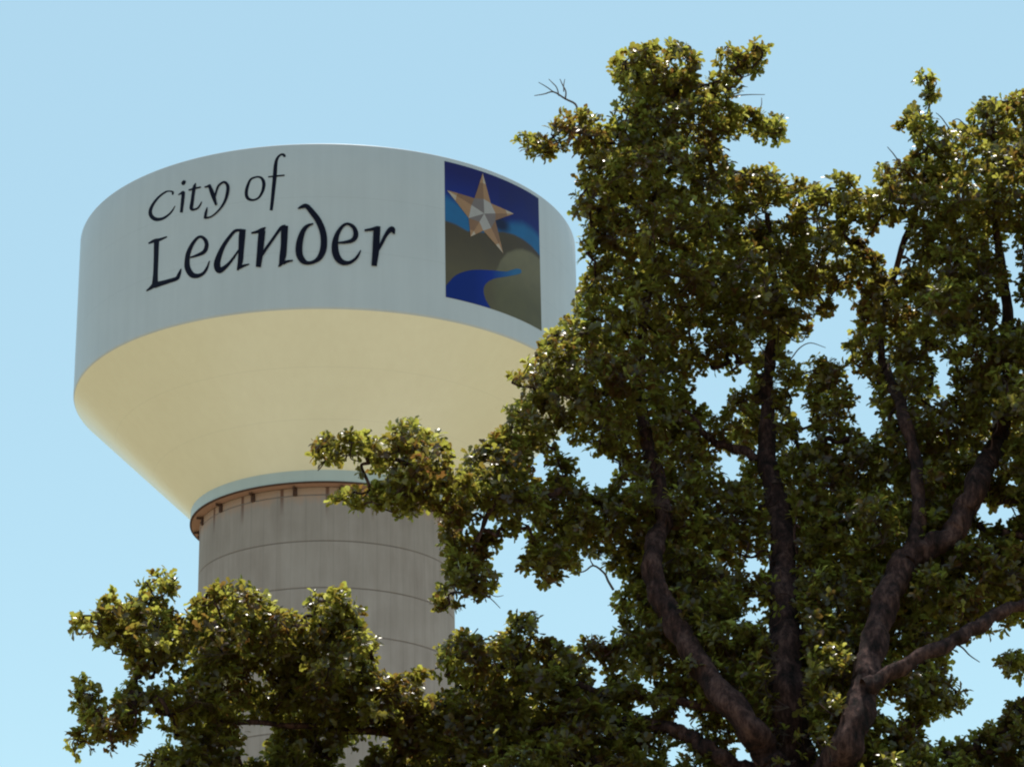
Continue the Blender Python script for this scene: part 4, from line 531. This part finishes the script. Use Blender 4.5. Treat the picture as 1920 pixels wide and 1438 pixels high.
# rosettes of leaves
GK = [(rng.normal(0, 1, 3), rng.uniform(0, 6.28)) for _ in range(26)]
GK = [(k_/np.linalg.norm(k_)*rng.uniform(14, 34), q_) for k_, q_ in GK]
def gapn(P): return sum(np.sin(P@k_+q_) for k_, q_ in GK)/math.sqrt(13)
TIPS = []; AX = []; SRC = []
for i in range(nC):
    n = max(7, int(28*(Rr[i]/0.27)**2))
    dv = rng.normal(0, 1, (n*2, 3)); dv /= np.linalg.norm(dv, axis=1)[:, None]
    keep = rng.uniform(0, 1, n*2) < (0.58+0.46*dv[:, 2]); dv = dv[keep][:n]
    rr = Rr[i]*np.where(rng.uniform(0, 1, (len(dv), 1)) < 0.25, rng.uniform(0.25, 0.7, (len(dv), 1)), rng.uniform(0.82, 1.0, (len(dv), 1)))
    tp_ = P_[i]+dv*rr*np.array((1.0, 1.0, 0.85))
    x, y = to_px(tp_); ok = dist_at(x, y) >= 6 + rng.uniform(-4, 1) + max(0, rng.normal(0, 4))*(dist_at(*to_px(P_[i])) > 24)
    ok &= gapn(tp_) > -0.22
    for (cx_, cy_, cr_, cY, pr) in CLEAR:
        ok &= ~((np.hypot(x-cx_, y-cy_) < cr_+6) & (tp_[:, 1] < cY) & (rng.uniform(0, 1, len(x)) < pr))
    tp_ = tp_[ok]; dv = dv[ok]
    ax = dv*0.75+np.array((0, 0, 0.55))+rng.normal(0, 0.3, dv.shape); ax /= np.linalg.norm(ax, axis=1)[:, None]
    TIPS.append(tp_); AX.append(ax); SRC.append(np.repeat(P_[i][None], len(tp_), 0))
TIPS = np.vstack(TIPS); AX = np.vstack(AX); SRC = np.vstack(SRC); nT = len(TIPS)
# twigs to the tips (thin three-sided)
tw = rng.uniform(0, 1, nT) < 0.6
A0, B0 = SRC[tw], TIPS[tw]; t_ = B0-A0; t_ /= np.linalg.norm(t_, axis=1)[:, None]+1e-9
u_ = np.cross(t_, (0.31, 0.7, 0.64)); u_ /= np.linalg.norm(u_, axis=1)[:, None]; w_ = np.cross(t_, u_)
vv = np.empty((len(A0), 6, 3))
for k in range(3):
    q = math.cos(2.094*k)*u_+math.sin(2.094*k)*w_; vv[:, k] = A0+q*0.0045; vv[:, 3+k] = B0+q*0.0018
fi = np.array([0, 1, 4, 3, 1, 2, 5, 4, 2, 0, 3, 5]); loops = (np.arange(len(A0))[:, None]*6+fi).ravel()
link('twigs', np_mesh('twigs', vv.reshape(-1, 3), loops, np.arange(0, len(loops), 4)), M['twig'], oak)
# leaves
NLV = 8
cntl = rng.integers(NLV-2, NLV+3, nT); idx = np.repeat(np.arange(nT), cntl); N = len(idx)
ax = AX[idx]; th = np.radians(rng.normal(62, 20, N)); az = rng.uniform(0, 2*math.pi, N)
u_ = np.cross(ax, (0.23, 0.51, 0.83)); u_ /= np.linalg.norm(u_, axis=1)[:, None]; w_ = np.cross(ax, u_)
side = np.cos(az)[:, None]*u_+np.sin(az)[:, None]*w_
ld = ax*np.cos(th)[:, None]+side*np.sin(th)[:, None]                        # along the leaf
ln_ = ax*np.sin(th)[:, None]-side*np.cos(th)[:, None]+rng.normal(0, 0.25, (N, 3))
ls = np.cross(ld, ln_); ls /= np.linalg.norm(ls, axis=1)[:, None]; ln_ = np.cross(ls, ld)
length = rng.uniform(0.080, 0.118, nT)[idx]*rng.choice([0.62, 0.85, 1.0, 1.15, 1.28], N); wid = length*rng.uniform(0.85, 1.1, N)
org = TIPS[idx]+ax*rng.uniform(-0.035, 0.012, (N, 1))
# (along, across, lift): midrib 0,1,2,3 then right lobes, left lobes
SH = [(0, 0, 0), (0.5, 0, 0.03), (1.0, 0, -0.10)]
half = [(0.16, 0.05, 0.01), (0.38, 0.21, 0.06), (0.54, 0.15, 0.05), (0.74, 0.27, 0.03), (0.93, 0.13, -0.05)]
SH = np.array(SH + half + [(a, -b_, c_) for a, b_, c_ in half])
curl = rng.uniform(-0.6, 1.4, N)
vv = org[:, None, :] + ld[:, None, :]*(SH[None, :, 0]*length[:, None])[..., None] + ls[:, None, :]*(SH[None, :, 1]*wid[:, None])[..., None] \
   + ln_[:, None, :]*((SH[None, :, 2]*1.0-0.10*SH[None, :, 0]**2*curl[:, None])*length[:, None])[..., None]
fc = [0, 3, 4, 5, 1, 1, 5, 6, 7, 2, 1, 10, 9, 8, 0, 2, 12, 11, 10, 1]
loops = (np.arange(N)[:, None]*13+np.array(fc)).ravel()
print('leaves', N)
link('crown', np_mesh('crown', vv.reshape(-1, 3), loops, np.arange(0, len(loops), 5)), M['leaf'], oak)
